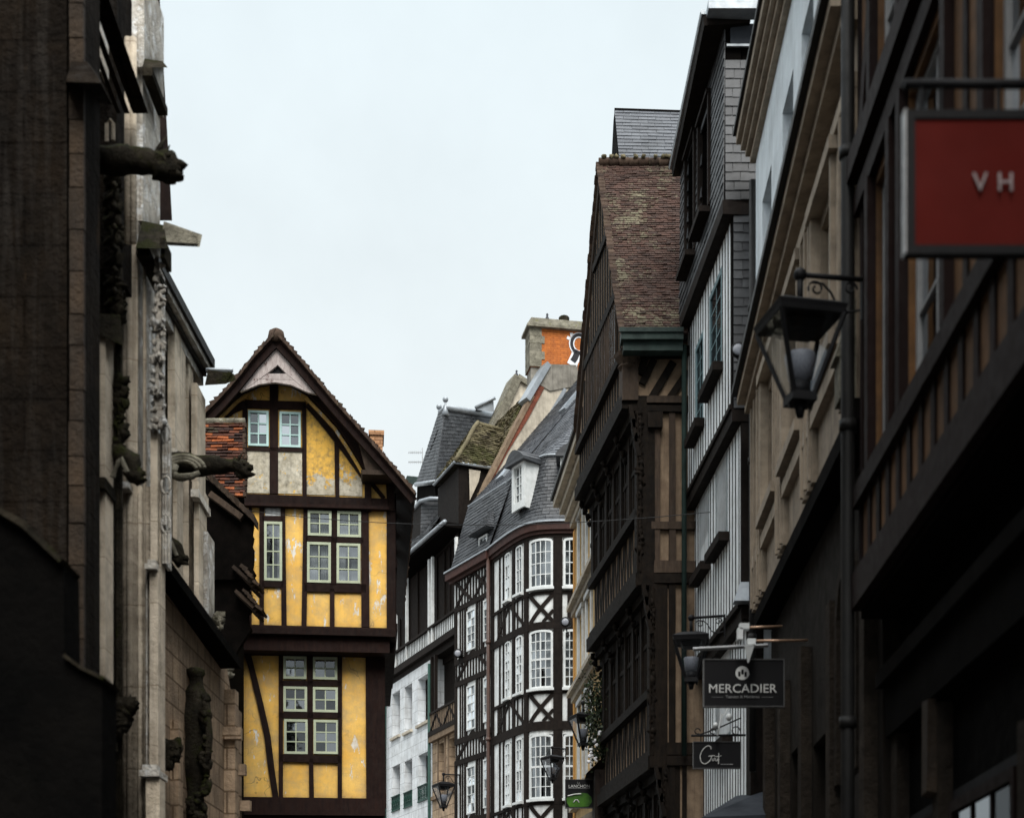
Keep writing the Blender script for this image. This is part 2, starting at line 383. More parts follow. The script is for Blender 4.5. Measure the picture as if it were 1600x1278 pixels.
M['moss_stone'] = surf('mossy_stone', (.045, .038, .027), (.016, .014, .011), 6, .95, .2, grime=((.010, .010, .008), .8, 5), bump=1.2, bsc=26, bd=.03, moss=((.022, .024, .008), .54, .14), spec=.05)
M['moss_pale'] = surf('lichen_stone', (.30, .28, .22), (.14, .13, .10), 6, .95, .2, grime=((.05, .045, .03), .7, 5), bump=1.2, bsc=26, bd=.03, moss=((.13, .13, .03), .66, .22))
M['slate'] = tilemat('slate_tiles', [(.035, .040, .050), (.055, .062, .074), (.075, .083, .096), (.06, .066, .078)], (.16, .165, .15), .80, .5, .5)
M['slate_dark'] = tilemat('dark_slate_tiles', [(.022, .024, .028), (.040, .044, .050), (.058, .062, .068)], (.15, .15, .14), .74, .55, .45)
M['tile_red'] = tilemat('red_clay_tiles', [(.048, .031, .026), (.066, .039, .031), (.082, .045, .035), (.070, .042, .033), (.055, .035, .029)], (.15, .135, .09), .565, .85, .2, msc=.8)
M['tile_orange'] = tilemat('orange_clay_tiles', [(.022, .012, .010), (.04, .017, .012), (.06, .022, .013), (.08, .028, .016), (.30, .085, .026), (.04, .018, .013), (.025, .014, .011)], (.045, .045, .02), .56, .85, .2)
M['tile_moss'] = tilemat('mossy_tiles', [(.085, .072, .045), (.14, .12, .07), (.19, .165, .10), (.065, .055, .04)], (.085, .085, .035), .52, .92, .15)
M['tile_brown'] = tilemat('brown_tiles', [(.03, .02, .016), (.055, .036, .026), (.08, .055, .04)], (.08, .07, .04), .62, .9, .15)
M['brick'] = surf('orange_brick', (.62, .20, .045), (.50, .155, .04), 4, .9, .08, grime=((.18, .06, .03), .6, 6), bump=.6, brick=(.22, .065, (.62, .55, .5), .009, .3))
M['brick_red'] = surf('red_brick', (.22, .065, .035), (.14, .045, .03), 5, .9, .15, grime=((.05, .03, .02), .5, 6), bump=.7, brick=(.22, .07, (1, .95, .9), .01, .35))
M['brick_pale'] = surf('pale_brick', (.46, .26, .14), (.36, .19, .10), 4, .9, .1, bump=.6, brick=(.22, .07, (.5, .45, .4), .01, .3))
M['concrete'] = surf('old_cement', (.30, .28, .24), (.20, .185, .16), 3, .92, .1, grime=((.08, .075, .06), .7, 3), streak=.5, bump=.7)
M['zinc'] = surf('zinc_sheet', (.34, .37, .40), (.25, .28, .31), 3, .45, .08, grime=((.12, .13, .13), .5, 4), bump=.15, metal=.3, spec=.5)
M['teal_pipe'] = surf('dark_teal_pipe', (.012, .024, .021), (.008, .015, .013), 4, .7, .15, spec=.1)
M['copper'] = surf('green_copper', (.024, .045, .039), (.010, .019, .017), 4, .7, .15, grime=((.02, .03, .028), .7, 6), bump=.4)
M['rust_paint'] = surf('oxblood_wood', (.055, .021, .016), (.035, .016, .013), 4, .7, .15, grime=((.03, .018, .014), .5, 5), bump=.3)
M['iron'] = surf('black_iron', (.006, .006, .007), (.010, .010, .011), 8, .6, .1, bump=.2, spec=.15)
M['pipe'] = surf('dark_pipe', (.008, .008, .008), (.014, .0135, .013), 5, .55, .1, bump=.2, spec=.2)
M['pipe_brown'] = surf('brown_pipe', (.075, .038, .028), (.055, .03, .022), 5, .5, .1, bump=.2, spec=.5)
M['metal_grey'] = surf('grey_metal', (.30, .30, .30), (.22, .22, .22), 5, .4, .1, metal=.5, spec=.5)
M['metal_white'] = surf('white_metal', (.6, .62, .62), (.5, .52, .52), 5, .4, .1, spec=.5)
M['copper_rod'] = surf('copper_rod', (.42, .27, .18), (.34, .22, .15), 5, .35, .1, metal=.6, spec=.5)
M['teal'] = surf('teal_paint', (.16, .24, .26), (.12, .19, .21), 4, .6, .1, bump=.2)
M['green_dark'] = surf('dark_green_paint', (.012, .045, .035), (.02, .06, .048), 4, .5, .1, bump=.2)
M['interior'] = surf('dark_room', (.006, .006, .007), (.010, .010, .011), 2, .95, .1, bump=0)
M['curtain'] = surf('net_curtain', (.46, .46, .45), (.34, .34, .34), 6, .95, .1, bump=.2)
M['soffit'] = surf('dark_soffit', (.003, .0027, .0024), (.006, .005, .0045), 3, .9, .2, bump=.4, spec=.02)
M['pitch_black'] = surf('black_boards', (.0022, .002, .0018), (.005, .004, .0035), 7, .95, .3, bump=.6, spec=.02)  # even, almost black board colour
M['white_boards'] = surf('whitewashed_boards', (.88, .91, .93), (.78, .82, .84), 2, .9, .1, grime=((.4, .4, .39), .5, 4), streak=.25, bump=.3)
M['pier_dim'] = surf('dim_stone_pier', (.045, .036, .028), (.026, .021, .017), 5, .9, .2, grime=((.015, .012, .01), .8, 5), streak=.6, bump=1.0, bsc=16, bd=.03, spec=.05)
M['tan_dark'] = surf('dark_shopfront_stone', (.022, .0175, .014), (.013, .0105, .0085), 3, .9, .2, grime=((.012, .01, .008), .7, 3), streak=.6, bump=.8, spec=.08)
M['grey_door'] = surf('soffit_panel', (.02, .018, .016), (.03, .027, .024), 3, .9, .2)
M['sign_black'] = surf('sign_black', (.006, .006, .007), (.009, .009, .010), 3, .6, .05, bump=.05, spec=.12)
M['sign_red'] = surf('sign_red', (.105, .009, .006), (.085, .0075, .005), 1.5, .7, .03, grime=((.06, .006, .004), .5, 1.6), bump=.05, spec=.08)
M['letter'] = surf('letter_grey', (.62, .62, .60), (.5, .5, .49), 9, .6, .03, bump=.1)
M['letter_dim'] = surf('letter_dim', (.25, .25, .25), (.2, .2, .2), 9, .6, .03, bump=.1)
M['apple'] = surf('apple_green_print', (.05, .16, .008), (.012, .045, .004), 3.5, .5, .03, bump=.05)
M['graf_black'] = surf('spray_black', (.02, .02, .025), (.03, .03, .035), 9, .8, .03)
M['graf_white'] = surf('spray_white', (.75, .77, .8), (.65, .67, .7), 9, .8, .03)
M['asphalt'] = surf('cobbled_street', (.055, .052, .05), (.04, .038, .036), 3, .85, .1, bump=.5, brick=(.14, .11, (.5, .5, .5), .012, .3))
M['paving'] = surf('paving_stone', (.16, .15, .14), (.12, .115, .11), 3, .85, .1, bump=.4, brick=(.6, .4, (.5, .5, .5), .01, .2))
M['leaf'] = surf('shrub_leaf', (.012, .020, .007), (.028, .042, .014), 12, .6, .5, bump=.1)
M['flower'] = surf('white_petal', (.7, .7, .72), (.6, .6, .62), 12, .7, .1, bump=.1)
M['feather'] = surf('grey_feather', (.06, .065, .08), (.03, .032, .04), 20, .7, .1)
M['awning'] = surf('awning_cloth', (.03, .036, .045), (.024, .028, .036), 3, .8, .05, bump=.2)
def glassmat(name, tint, k):
    g = G(name); t = g.t; t.nodes.remove(g.b)
    tr = g.n('ShaderNodeBsdfTransparent'); tr.inputs[0].default_value = (*tint, 1)
    gl = g.n('ShaderNodeBsdfGlossy'); gl.inputs['Roughness'].default_value = .04; gl.inputs[0].default_value = (.85, .9, .95, 1)
    bp = g.n('ShaderNodeBump'); bp.inputs['Strength'].default_value = .25; bp.inputs['Distance'].default_value = .01; g.set(bp.inputs['Height'], g.noise(3, 2)); g.set(gl.inputs['Normal'], bp.outputs[0])
    fr = g.n('ShaderNodeFresnel'); fr.inputs['IOR'].default_value = 1.5
    at = g.n('ShaderNodeAttribute', attribute_name='var'); sp = g.n('ShaderNodeSeparateColor'); g.set(sp.inputs[0], at.outputs['Color'])
    k = g.ma('MULTIPLY', g.ramp(sp.outputs[0], .5, .75, .35, 1.9), k) if k > .03 else k
    f = g.ma('ADD', g.ma('MULTIPLY', fr.outputs[0], 1.2 if not isinstance(k, float) else .25), k)
    mx = g.n('ShaderNodeMixShader'); g.set(mx.inputs[0], f); g.set(mx.inputs[1], tr.outputs[0]); g.set(mx.inputs[2], gl.outputs[0])
    g.set(t.nodes['Material Output'].inputs[0], mx.outputs[0]); return g.m
M['glass'] = glassmat('window_glass', (.62, .66, .68), .10)
M['glass_sky'] = glassmat('old_window_glass', (.5, .52, .54), .30)
M['glass_dark'] = glassmat('dark_window_glass', (.3, .33, .35), .025)  # darker tint and weaker reflection than the other panes
M['glass_clear'] = glassmat('lantern_glass', (.9, .92, .94), .02)

# a window: frame with glazing bars, pane, dark room behind, optional curtain
def window(parent, fr, r, cols, rows, fm, o=-.06, fw=.05, mw=.022, fd=.05, curt=0.0, glass='glass', room=.28, archr=0.0, split=None, sill=None, label=None):
    u0, u1, z0, z1 = r; b = MB(); od = o+fd
    if archr:
        c = (u0+u1)/2; N = 7
        b.fbox(fr, u0, u0+fw, z0, z1-archr, o, od); b.fbox(fr, u1-fw, u1, z0, z1-archr, o, od); b.fbox(fr, u0+fw, u1-fw, z0, z0+fw, o, od)
        pts = []
        for i in range(N+1):
            x = u0+fw*.5+(u1-u0-fw)*i/N; k = (x-c)/((u1-u0)/2); pts.append((x, z1-archr-fw*.5+archr*math.sqrt(max(0, 1-k*k*.97))))
        b.line(fr, pts, fw, o, od)
    else:
        b.fbox(fr, u0, u0+fw, z0, z1, o, od); b.fbox(fr, u1-fw, u1, z0, z1, o, od)
        b.fbox(fr, u0+fw, u1-fw, z0, z0+fw, o, od); b.fbox(fr, u0+fw, u1-fw, z1-fw, z1, o, od)
    iu0, iu1, iz0, iz1 = u0+fw, u1-fw, z0+fw, z1-fw
    for i in range(1, cols):
        x = iu0+(iu1-iu0)*i/cols; ww = mw*(1.7 if split and i*2 == cols else 1); b.fbox(fr, x-ww/2, x+ww/2, iz0, iz1, o+.006, od-.012)
    for i in range(1, rows):
        z = iz0+(iz1-iz0)*i/rows; ww = mw*(2.4 if split == i else 1); b.fbox(fr, iu0, iu1, z-ww/2, z+ww/2, o+.004, od-.014)
    if sill: b.fbox(fr, u0-sill, u1+sill, z0-.07, z0-.003, o, od+.09)
    w = b.build('window', fm, parent)
    g = MB()
    n = 4 if fr.curved else 1
    for i in range(cols):
        for k in range(rows):           # each little pane leans its own way a little, like old glass
            a0 = iu0+(iu1-iu0)*i/cols; a1 = iu0+(iu1-iu0)*(i+1)/cols; c0 = iz0+(iz1-iz0)*k/rows; c1 = iz0+(iz1-iz0)*(k+1)/rows
            jj = [o+.012+(R()-.5)*.003 for _ in range(3)]; jj.append(jj[0]+jj[2]-jj[1]); ji = iter(jj); J = lambda: next(ji)
            g.quad(fr.P(a0, c0, J()), fr.P(a1, c0, J()), fr.P(a1, c1, J()), fr.P(a0, c1, J()))
    g.build('pane', M[glass], w)
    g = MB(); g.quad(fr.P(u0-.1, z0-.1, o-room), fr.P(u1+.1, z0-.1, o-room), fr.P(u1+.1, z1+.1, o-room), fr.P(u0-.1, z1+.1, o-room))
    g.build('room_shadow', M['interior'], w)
    if curt:
        g = MB(); zt = iz1; zb = iz0
        for side in (0, 1):
            wd = (iu1-iu0)*curt*(.38+.16*R()); st = iu0 if side == 0 else iu1-wd; n = 12; pts = []
            for i in range(n+1):
                x = st+wd*i/n; oo = o-.07-.02*math.sin(i*1.9+R()); pts += [fr.P(x, zb, oo), fr.P(x, zt, oo)]
            g.add(pts, [(2*i, 2*i+2, 2*i+3, 2*i+1) for i in range(n)], None, True)
        g.build('curtain', M['curtain'], w)
    return w

def text_mesh(body, size, fr_mat, parent, loc, mat, spacing=1.0, name='lettering', sx=1.0, ext=.004):
    cu = bpy.data.curves.new('t', 'FONT'); cu.body = body; cu.size = size; cu.align_x = 'CENTER'; cu.align_y = 'CENTER'; cu.extrude = ext; cu.space_character = spacing
    cu.resolution_u = 3
    o = bpy.data.objects.new('t', cu); col.objects.link(o); dg = bpy.context.evaluated_depsgraph_get()
    me = bpy.data.meshes.new_from_object(o.evaluated_get(dg)); bpy.data.objects.remove(o); bpy.data.curves.remove(cu)
    me.transform(Matrix.Diagonal((sx, 1, 1, 1))); me.transform(fr_mat)
    me.materials.clear(); me.materials.append(mat)
    ob = bpy.data.objects.new(name, me); col.objects.link(ob); ob.parent = parent; ob.location = loc
    return ob
def smooth(pts, k=6):
    P = [Vector(p) for p in pts]; out = []
    for i in range(len(P)-1):
        p0 = P[max(i-1, 0)]; p1 = P[i]; p2 = P[i+1]; p3 = P[min(i+2, len(P)-1)]
        for j in range(k):
            t = j/k; out.append(.5*((2*p1)+(p2-p0)*t+(2*p0-5*p1+4*p2-p3)*t*t+(3*p1-p0-3*p2+p3)*t**3))
    return out+[P[-1]]
FACE = Matrix.Rotation(math.radians(90), 4, 'X')     # text standing upright, read from the -Y side

M['stone_brown2'] = surf('brown_quoin_stone', (.05, .033, .02), (.03, .021, .014), 2.5, .92, .35, grime=((.015, .012, .01), .7, 3), streak=.6, bump=1.1, bsc=20, bd=.03)
M['curtain_glass'] = surf('ribbed_globe', (.26, .27, .30), (.16, .17, .20), 30, .3, .05, bump=.4, spec=.6, grain=(6, 6, .3))
M['letter_dim2'] = surf('letter_pale', (.32, .27, .27), (.27, .23, .23), 9, .6, .03, bump=.1)
M['metal_dark'] = surf('dark_metal', (.05, .05, .05), (.035, .035, .035), 5, .45, .1, spec=.5)
def cell_wall(mb, fr, u0, u1, z0, z1, holes, o0, o1):
    us = sorted({u0, u1, *[h[0] for h in holes], *[h[1] for h in holes]}); zs = sorted({z0, z1, *[h[2] for h in holes], *[h[3] for h in holes]})
    for i in range(len(us)-1):
        st = None
        for k in range(len(zs)):
            solid = k < len(zs)-1 and not any(h[0] < (us[i]+us[i+1])/2 < h[1] and h[2] < (zs[k]+zs[k+1])/2 < h[3] for h in holes)
            if solid and st is None: st = zs[k]
            if not solid and st is not None: mb.fbox(fr, us[i], us[i+1], st, zs[k], o0, o1, var=(.5, .5)); st = None

# ================================================================== setting
g = MB(); g.quad((-600, -600, 0), (600, -600, 0), (600, 900, 0), (-600, 900, 0)); g.build('ground', M['paving'], kind='structure')
g = MB(); g.add([(-3.4, -12, .004), (1.4, -12, .004), (1.9, 19, .004), (1.2, 27, .004), (-1.4, 42, .004), (-4.2, 53, .004), (-7.0, 52, .004), (-4.6, 40, .004), (-3.0, 25.5, .004), (-2.6, 12, .004)], [tuple(range(10))]); g.build('street', M['asphalt'], kind='structure')
g = MB(); g.add([(1.4, -12, .12), (2.6, -12, .12), (3.2, 19, .12), (2.4, 27, .12), (1.2, 27, .12), (1.9, 19, .12), (1.4, -12, 0), (1.9, 19, 0), (1.2, 27, 0)], [(0, 1, 2, 3, 4, 5), (0, 5, 7, 6), (5, 4, 8, 7)]); g.build('pavement', M['paving'], kind='structure')
g = MB(); g.add([(-3.4, -12, .12), (-5.6, -12, .12), (-4.8, 21, .12), (-2.9, 21, .12), (-3.4, -12, 0), (-2.9, 21, 0)], [(0, 1, 2, 3), (0, 3, 5, 4)]); g.build('pavement', M['paving'], kind='structure')

# ================================================================== yellow half-timbered house
a = math.radians(5.5); Y0 = 27.6; x0 = (480-800)/FP*Y0
FY = Fr(x0, Y0, math.cos(a), math.sin(a), -1)
HYt = thing('timber_house', 'yellow plastered half-timbered house with steep brown tiled gable closing the end of the street', 'house', (x0, Y0, 0))
q = FY.q
def pp(pts, o=0, fr=FY): return [fr.q(x, y, o) for x, y in pts]
curveR = [(430, 598), (455, 602), (480, 616), (503, 640), (525, 664), (545, 694), (562, 722), (573, 742)]
curveL = [(430, 598), (405, 602), (385, 611), (368, 624), (352, 640), (337, 654), (318, 668)]
# gable plaster with two window openings
gw = [FY.qr(388, 420, 643, 698), FY.qr(437, 470, 645, 700)]
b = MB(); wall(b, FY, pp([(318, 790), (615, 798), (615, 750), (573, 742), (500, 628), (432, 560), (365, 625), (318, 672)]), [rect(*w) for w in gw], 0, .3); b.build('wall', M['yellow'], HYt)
b = MB()
for x0_, x1_, y0_, y1_ in [(384, 423, 704, 770), (434, 472, 704, 771), (479, 523, 722, 773), (529, 566, 735, 776)]:
    if x0_ < 478: b.prism(FY, pp([(x0_, y1_), (x1_, y1_+1), (x1_, y0_), (x0_, y0_)]), .004, .012)
b.build('weathered_panel', M['yellow_peeled'], HYt)
b = MB(); b.prism(FY, pp([(479, 773), (523, 774), (523, 684), (500, 656), (479, 640)]), .004, .012); b.prism(FY, pp([(529, 774), (566, 776), (566, 745), (545, 712), (529, 692)]), .004, .012); b.build('fading_panel', M['yellow_fading'], HYt)
for w in gw: window(HYt, FY, w, 2, 3, M['aqua_paint'], o=.0, fw=.04, mw=.022, fd=.05, glass='glass_sky', curt=.0)
# upper storey wall
w2 = [FY.qr(*t) for t in [(413, 441, 816, 908), (481, 518, 799, 838), (527, 564, 800, 840), (480, 517, 848, 911), (526, 563, 850, 912)]]
u0, zt = q(318, 790); u1, zb = q(615, 985)
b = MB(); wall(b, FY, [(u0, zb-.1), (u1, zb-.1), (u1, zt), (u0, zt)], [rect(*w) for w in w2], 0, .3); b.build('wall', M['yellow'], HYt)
b = MB(); b.prism(FY, pp([(414, 806), (442, 806), (442, 790), (414, 790)]), .004, .012); b.build('weathered_panel', M['white_plaster'], HYt)
for i, w in enumerate(w2): window(HYt, FY, w, 2, [4, 2, 2, 3, 3][i], M['green_paint'], o=.0, fw=.045, mw=.02, fd=.05, curt=.9 if i else .5)
# lower storey, set back under the jetty
OL = -.38
w3 = [FY.qr(*t, OL) for t in [(443, 479, 1026, 1061), (489, 527, 1027, 1062), (443, 480, 1073, 1112), (489, 528, 1074, 1113), (444, 481, 1124, 1178), (490, 529, 1125, 1178)]]
u0, zt = q(355, 985, OL); u1, zb = q(600, 1262, OL); LB = zb
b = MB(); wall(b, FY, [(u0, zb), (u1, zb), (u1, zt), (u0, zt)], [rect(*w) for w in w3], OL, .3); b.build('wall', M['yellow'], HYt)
for i, w in enumerate(w3): window(HYt, FY, w, 2, [2, 2, 2, 2, 3, 3][i], M['green_paint'], o=OL, fw=.045, mw=.02, fd=.05)
# timbers
def post(b, x, y0, x2, y1, wpx, o0, o1, fr=FY, base=0.0, j=.012):
    (ua, za), (ub, zb_) = fr.q(x, y0, base), fr.q(x2, y1, base); b.line(fr, [(ua, za), (ub, zb_)], wpx*.0115*fr_scale(fr), o0, o1, j)
def fr_scale(fr): return 1.0
T = MB()
P_ = lambda *k, o=.035: post(T, *k, -.05+0, o)
for s_ in [(428, 600, 428, 772, 13), (383, 628, 382, 772, 7), (475, 632, 476, 775, 7), (526, 690, 527, 777, 7), (383, 632, 478, 635, 12), (384, 702, 475, 704, 5)]: P_(*s_)
for s_ in [(320, 779, 606, 789, 15)]: P_(*s_, o=.09)
for s_ in [(320, 789, 608, 797, 4)]: P_(*s_, o=.13)
for i, s_ in enumerate([(409, 790, 409, 980, 7), (442, 790, 444, 980, 7), (478, 790, 475, 980, 8), (523, 792, 521, 915, 9), (519, 920, 519, 980, 7), (570, 790, 571, 980, 12), (611, 795, 611, 985, 13), (391, 790, 391, 980, 4),
           (410, 811, 443, 812, 8), (410, 913, 443, 914, 9), (475, 918, 572, 920, 13), (478, 843.5, 568, 845, 9), (478, 795, 568, 797, 5)]): P_(*s_, o=.04)
T.build('timber_frame', M['timber'], HYt)
T = MB()
T.line(FY, pp([(481, 632), (508, 664), (541, 706), (567, 743)]), .12, -.02, .045, .01)
T.line(FY, pp([(383, 633), (365, 640), (345, 655), (318, 685)]), .13, -.02, .045, .01)
T.line(FY, pp([(511, 665), (524, 656)]), .09, -.02, .04)
T.line(FY, pp([(566, 745), (609, 752)]), .10, -.02, .20); T.line(FY, pp([(575, 752), (575, 800)]), .12, -.02, .10); T.line(FY, pp([(609, 750), (611, 800)]), .14, -.02, .06)
T.line(FY, pp([(582, 757), (600, 779)]), .07, -.02, .03)
T.build('brace', M['timber'], HYt)
# jetty beams and lower frame
J = MB(); (ua, za), (ub, zb_) = q(318, 982), q(618, 980)
J.fbox(FY, ua, ub, za-.10, za+.02, -.4, .14, .01); J.fbox(FY, ua+.1, ub-.1, za-.36, za-.103, -.5, .03, .01); J.fbox(FY, ua+.05, ub-.05, za+.023, za+.075, -.1, .09, .005)
J.fbox(FY, ua+.4, ub-.35, q(480, 1024, OL)[1], za-.363, -.5, OL+.06, .01)
J.build('jetty_beam', M['timber'], HYt)
T = MB()
PL = lambda *k, o=.05: post(T, *k, OL-.05, OL+o, base=OL)
for s_ in [(374, 1018, 374, 1248, 13), (439, 1018, 439, 1248, 7), (484.5, 1024, 485, 1180, 9), (486, 1185, 487, 1248, 7), (531, 1018, 531, 1248, 7), (586, 1018, 588, 1262, 31), (360, 1018, 358, 1248, 5),
           (437, 1068, 533, 1068, 9), (437, 1117.5, 533, 1118, 9), (437, 1184, 533, 1187, 11), (437, 1022, 533, 1022, 6)]: PL(*s_)
T.line(FY, pp([(386, 1018), (396, 1055), (407, 1100), (418, 1150), (424, 1200), (431, 1246)], OL), .11, OL-.02, OL+.045, .01)
(ua, za), (ub, _) = q(355, 1246, OL), q(602, 1246, OL)
T.fbox(FY, ua-.05, ub, za-.32, za, -.6, OL+.22, .01); T.fbox(FY, ua-.02, ub-.03, za-.40, za-.323, -.6, OL+.12, .01)
T.build('timber_frame', M['timber'], HYt)
b = MB(); b.fbox(FY, ua, ub, 0, za-.4, -.7, OL-.02); b.build('ground_floor', M['soffit'], HYt)
# body behind, side walls, roof
uL, uR = q(318, 900)[0], q(617, 900)[0]; AP = q(432, 527); zE = q(640, 762, .3)[1]
b = MB()
b.fbox(FY, uL, uR, q(480, 985)[1]-.3, q(480, 795)[1], -5, -.31); b.fbox(FY, uL+.3, uR-.45, 0, q(480, 985)[1]-.3, -4.5, -.72)
b.build('side_wall', M['timber'], HYt)
b = MB()
for k in range(4): b.fbox(FY, uR, uR+.03, q(480, 970)[1]+.05, q(480, 760)[1], -.6-k*1.1, -.2-k*1.1)
b.fbox(FY, uR, uR+.045, q(480, 880)[1], q(480, 868)[1], -4.9, -.1); b.fbox(FY, uR, uR+.05, q(480, 980)[1], q(480, 968)[1], -4.9, -.1)
b.build('side_frame', M['timber_red'], HYt)
OV = .62
va = q(431, 519, OV); vr = [q(x, y, OV) for x, y in [(455, 545), (480, 574), (520, 622), (560, 667), (605, 718), (647, 768)]]; vl = [q(x, y, OV) for x, y in [(400, 552), (370, 590), (345, 618), (318, 645), (300, 664)]]
rp = [va]+vr; lp = [va]+vl
def roof_side(pts, name):
    t = MB(); un = MB()
    for i in range(len(pts)-1):
        (ua, za), (ub, zb2) = pts[i], pts[i+1]
        tile_quad(t, FY.P(ub, zb2, -7.8), FY.P(ub, zb2, OV), FY.P(ua, za, OV), FY.P(ua, za, -7.8), .10, .17, .022, .8)
        un.hexa([FY.P(ub, zb2-.09, -7.8), FY.P(ub, zb2-.09, OV-.03), FY.P(ua, za-.09, OV-.03), FY.P(ua, za-.09, -7.8), FY.P(ub, zb2-.006, -7.8), FY.P(ub, zb2-.006, OV-.03), FY.P(ua, za-.006, OV-.03), FY.P(ua, za-.006, -7.8)], (.5, .5))
    t.build(name, M['tile_brown'], HYt); un.build('roof_boarding', M['timber'], HYt)
roof_side(rp, 'roof'); roof_side(lp, 'roof')
b = MB()                                         # ragged verge tiles along the front edge
for pts in (rp, lp):
    for i in range(len(pts)-1):
        A, B = Vector(pts[i]), Vector(pts[i+1]); L = (B-A).length; n = int(L/.1)
        for k in range(n):
            p = A.lerp(B, k/n); p2 = A.lerp(B, (k+1.25)/n); dz = .03+R()*.035
            b.hexa([FY.P(p.x, p.y-.05, OV-.05), FY.P(p2.x, p2.y-.05, OV-.05), FY.P(p2.x, p2.y-.05, OV+.03+R()*.03), FY.P(p.x, p.y-.05, OV+.03), FY.P(p.x, p.y+dz, OV-.05), FY.P(p2.x, p2.y+dz*.3, OV-.05), FY.P(p2.x, p2.y+dz*.3, OV+.03), FY.P(p.x, p.y+dz, OV+.03)])
b.lathe(FY.P(va[0], va[1]-.02, OV-.1), [(.12, -.12), (.15, -.03), (.13, .07), (.05, .12)], 10)
for k in range(18): b.tube([FY.P(va[0], va[1]+.02, OV-.15-k*.42), FY.P(va[0], va[1]+.03, OV-.15-k*.42-.44)], [.11, .125], 8)
b.build('verge_tiles', M['tile_brown'], HYt)
# barge boards, curved arch soffit, pediment
b = MB()
b.line(FY, [(p[0], p[1]-.14) for p in rp], .14, OV-.12, OV-.05, .004); b.line(FY, [(p[0], p[1]-.14) for p in lp], .14, OV-.12, OV-.05, .004)

b.build('barge_board', M['timber'], HYt)
b = MB()
outR = [q(x, y, .15) for x, y in [(432, 552), (470, 590), (520, 645), (560, 695), (605, 748)]]; inR = [q(x, y, .15) for x, y in curveR]
b.prism(FY, inR+outR[::-1], .06, .20)
outL = [q(x, y, .15) for x, y in [(432, 552), (385, 595), (350, 628), (305, 668)]]; inL = [q(x, y, .15) for x, y in curveL]
b.prism(FY, inL+outL[::-1], .06, .20)
b.build('arch_brace', M['timber'], HYt)
b = MB(); b.line(FY, [(u-.03, z-.035) for u, z in inR[2:]], .05, .0, .10); b.line(FY, [(u+.0, z-.035) for u, z in inL[2:]], .05, .0, .10); b.build('painted_soffit', M['yellow'], HYt)
b = MB()
Q = lambda x, y: q(x, y, .5)
b.prism(FY, [Q(432, 545), Q(434, 570), Q(418, 583), Q(377, 612), Q(370, 607)], .43, .50); b.prism(FY, [Q(432, 545), Q(434, 570), Q(447, 583), Q(482, 613), Q(496, 616)], .43, .497)
b.prism(FY, [Q(418, 583.5), Q(447, 583.5), Q(458, 593), Q(405, 592)], .43, .492); b.prism(FY, [Q(404.5, 592.7), Q(458.5, 593.5), Q(482, 613), Q(455, 601), Q(430, 597), Q(405, 600), Q(378, 611)], .43, .494)
b.build('pediment', M['board_grey'], HYt)
b = MB(); b.prism(FY, [Q(434, 568), Q(417, 585), Q(449, 585)], .41, .435); b.build('attic_opening', M['interior'], HYt)
b = MB(); b.prism(FY, [q(x, y, .4) for x, y in [(560, 690), (600, 738), (572, 738)]], .36, .44); b.prism(FY, [q(x, y, .4) for x, y in [(564, 737), (616, 738), (613, 745), (566, 744)]], .0, .5)
b.build('bracket', M['timber_lit'], HYt)
c = MB(); uu, zz = q(588, 700, -4); c.fbox(FY, uu-.13, uu+.13, zz-1.2, zz+.27, -4.6, -4); c.fbox(FY, uu-.16, uu+.16, zz+.27, zz+.36, -4.63, -3.97); c.build('chimney', M['brick_pale'], HYt)

# ================================================================== low red-tiled house squeezed in at the left of the yellow one
YL = 24.6; FL = Fr(-3.2, YL, 1, 0, -1); ql = FL.q
LH = thing('tiled_outbuilding', 'small dark outbuilding with orange and black tiles and ragged eaves, left of the yellow house', 'house', (-4.9, YL, 0))
t = MB(); (ua, zr), (ub, ze) = FL.q(300, 660), FL.q(383, 776)
(ub2, zr) = FL.q(382, 660, -1.0); tile_quad(t, FL.P(ua, ze, .0), FL.P(ub, ze, .0), FL.P(ub2, zr, -1.0), FL.P(ua, zr, -1.0), .075, .16, .016, .8)
t.build('roof', M['tile_orange'], LH)
t = MB()
for k in range(4): t.tube([FL.P(ua+(ub2-ua)*k/4, zr+.01, -1.0), FL.P(ua+(ub2-ua)*(k+1.05)/4, zr+.01, -1.0)], [.06, .065], 8)
t.build('ridge', M['moss_pale'], LH)
t = MB()
for k in range(14):
    z = ze+(zr-ze)*k/14; o = -1.0*k/14; ux = ub+(ub2-ub)*k/14; t.fbox(FL, ux-.03, ux+.01+R()*.03, z, z+.07, o-.05, o+.03)
t.build('verge_tiles', M['tile_brown'], LH)
t = MB(); t.fbox(FL, ua-1, ub-.30, 0, ze-.05, -1.6, -.08); t.hexa([FL.P(ua, ze-.05, -1.2), FL.P(ub2-.03, ze-.05, -1.2), FL.P(ub-.03, ze-.05, -.05), FL.P(ua, ze-.05, -.05), FL.P(ua, zr-.05, -1.2), FL.P(ub2-.05, zr-.05, -1.2), FL.P(ub2-.05, zr-.05, -1.05), FL.P(ua, zr-.05, -1.05)]); t.build('wall', M['soffit'], LH)
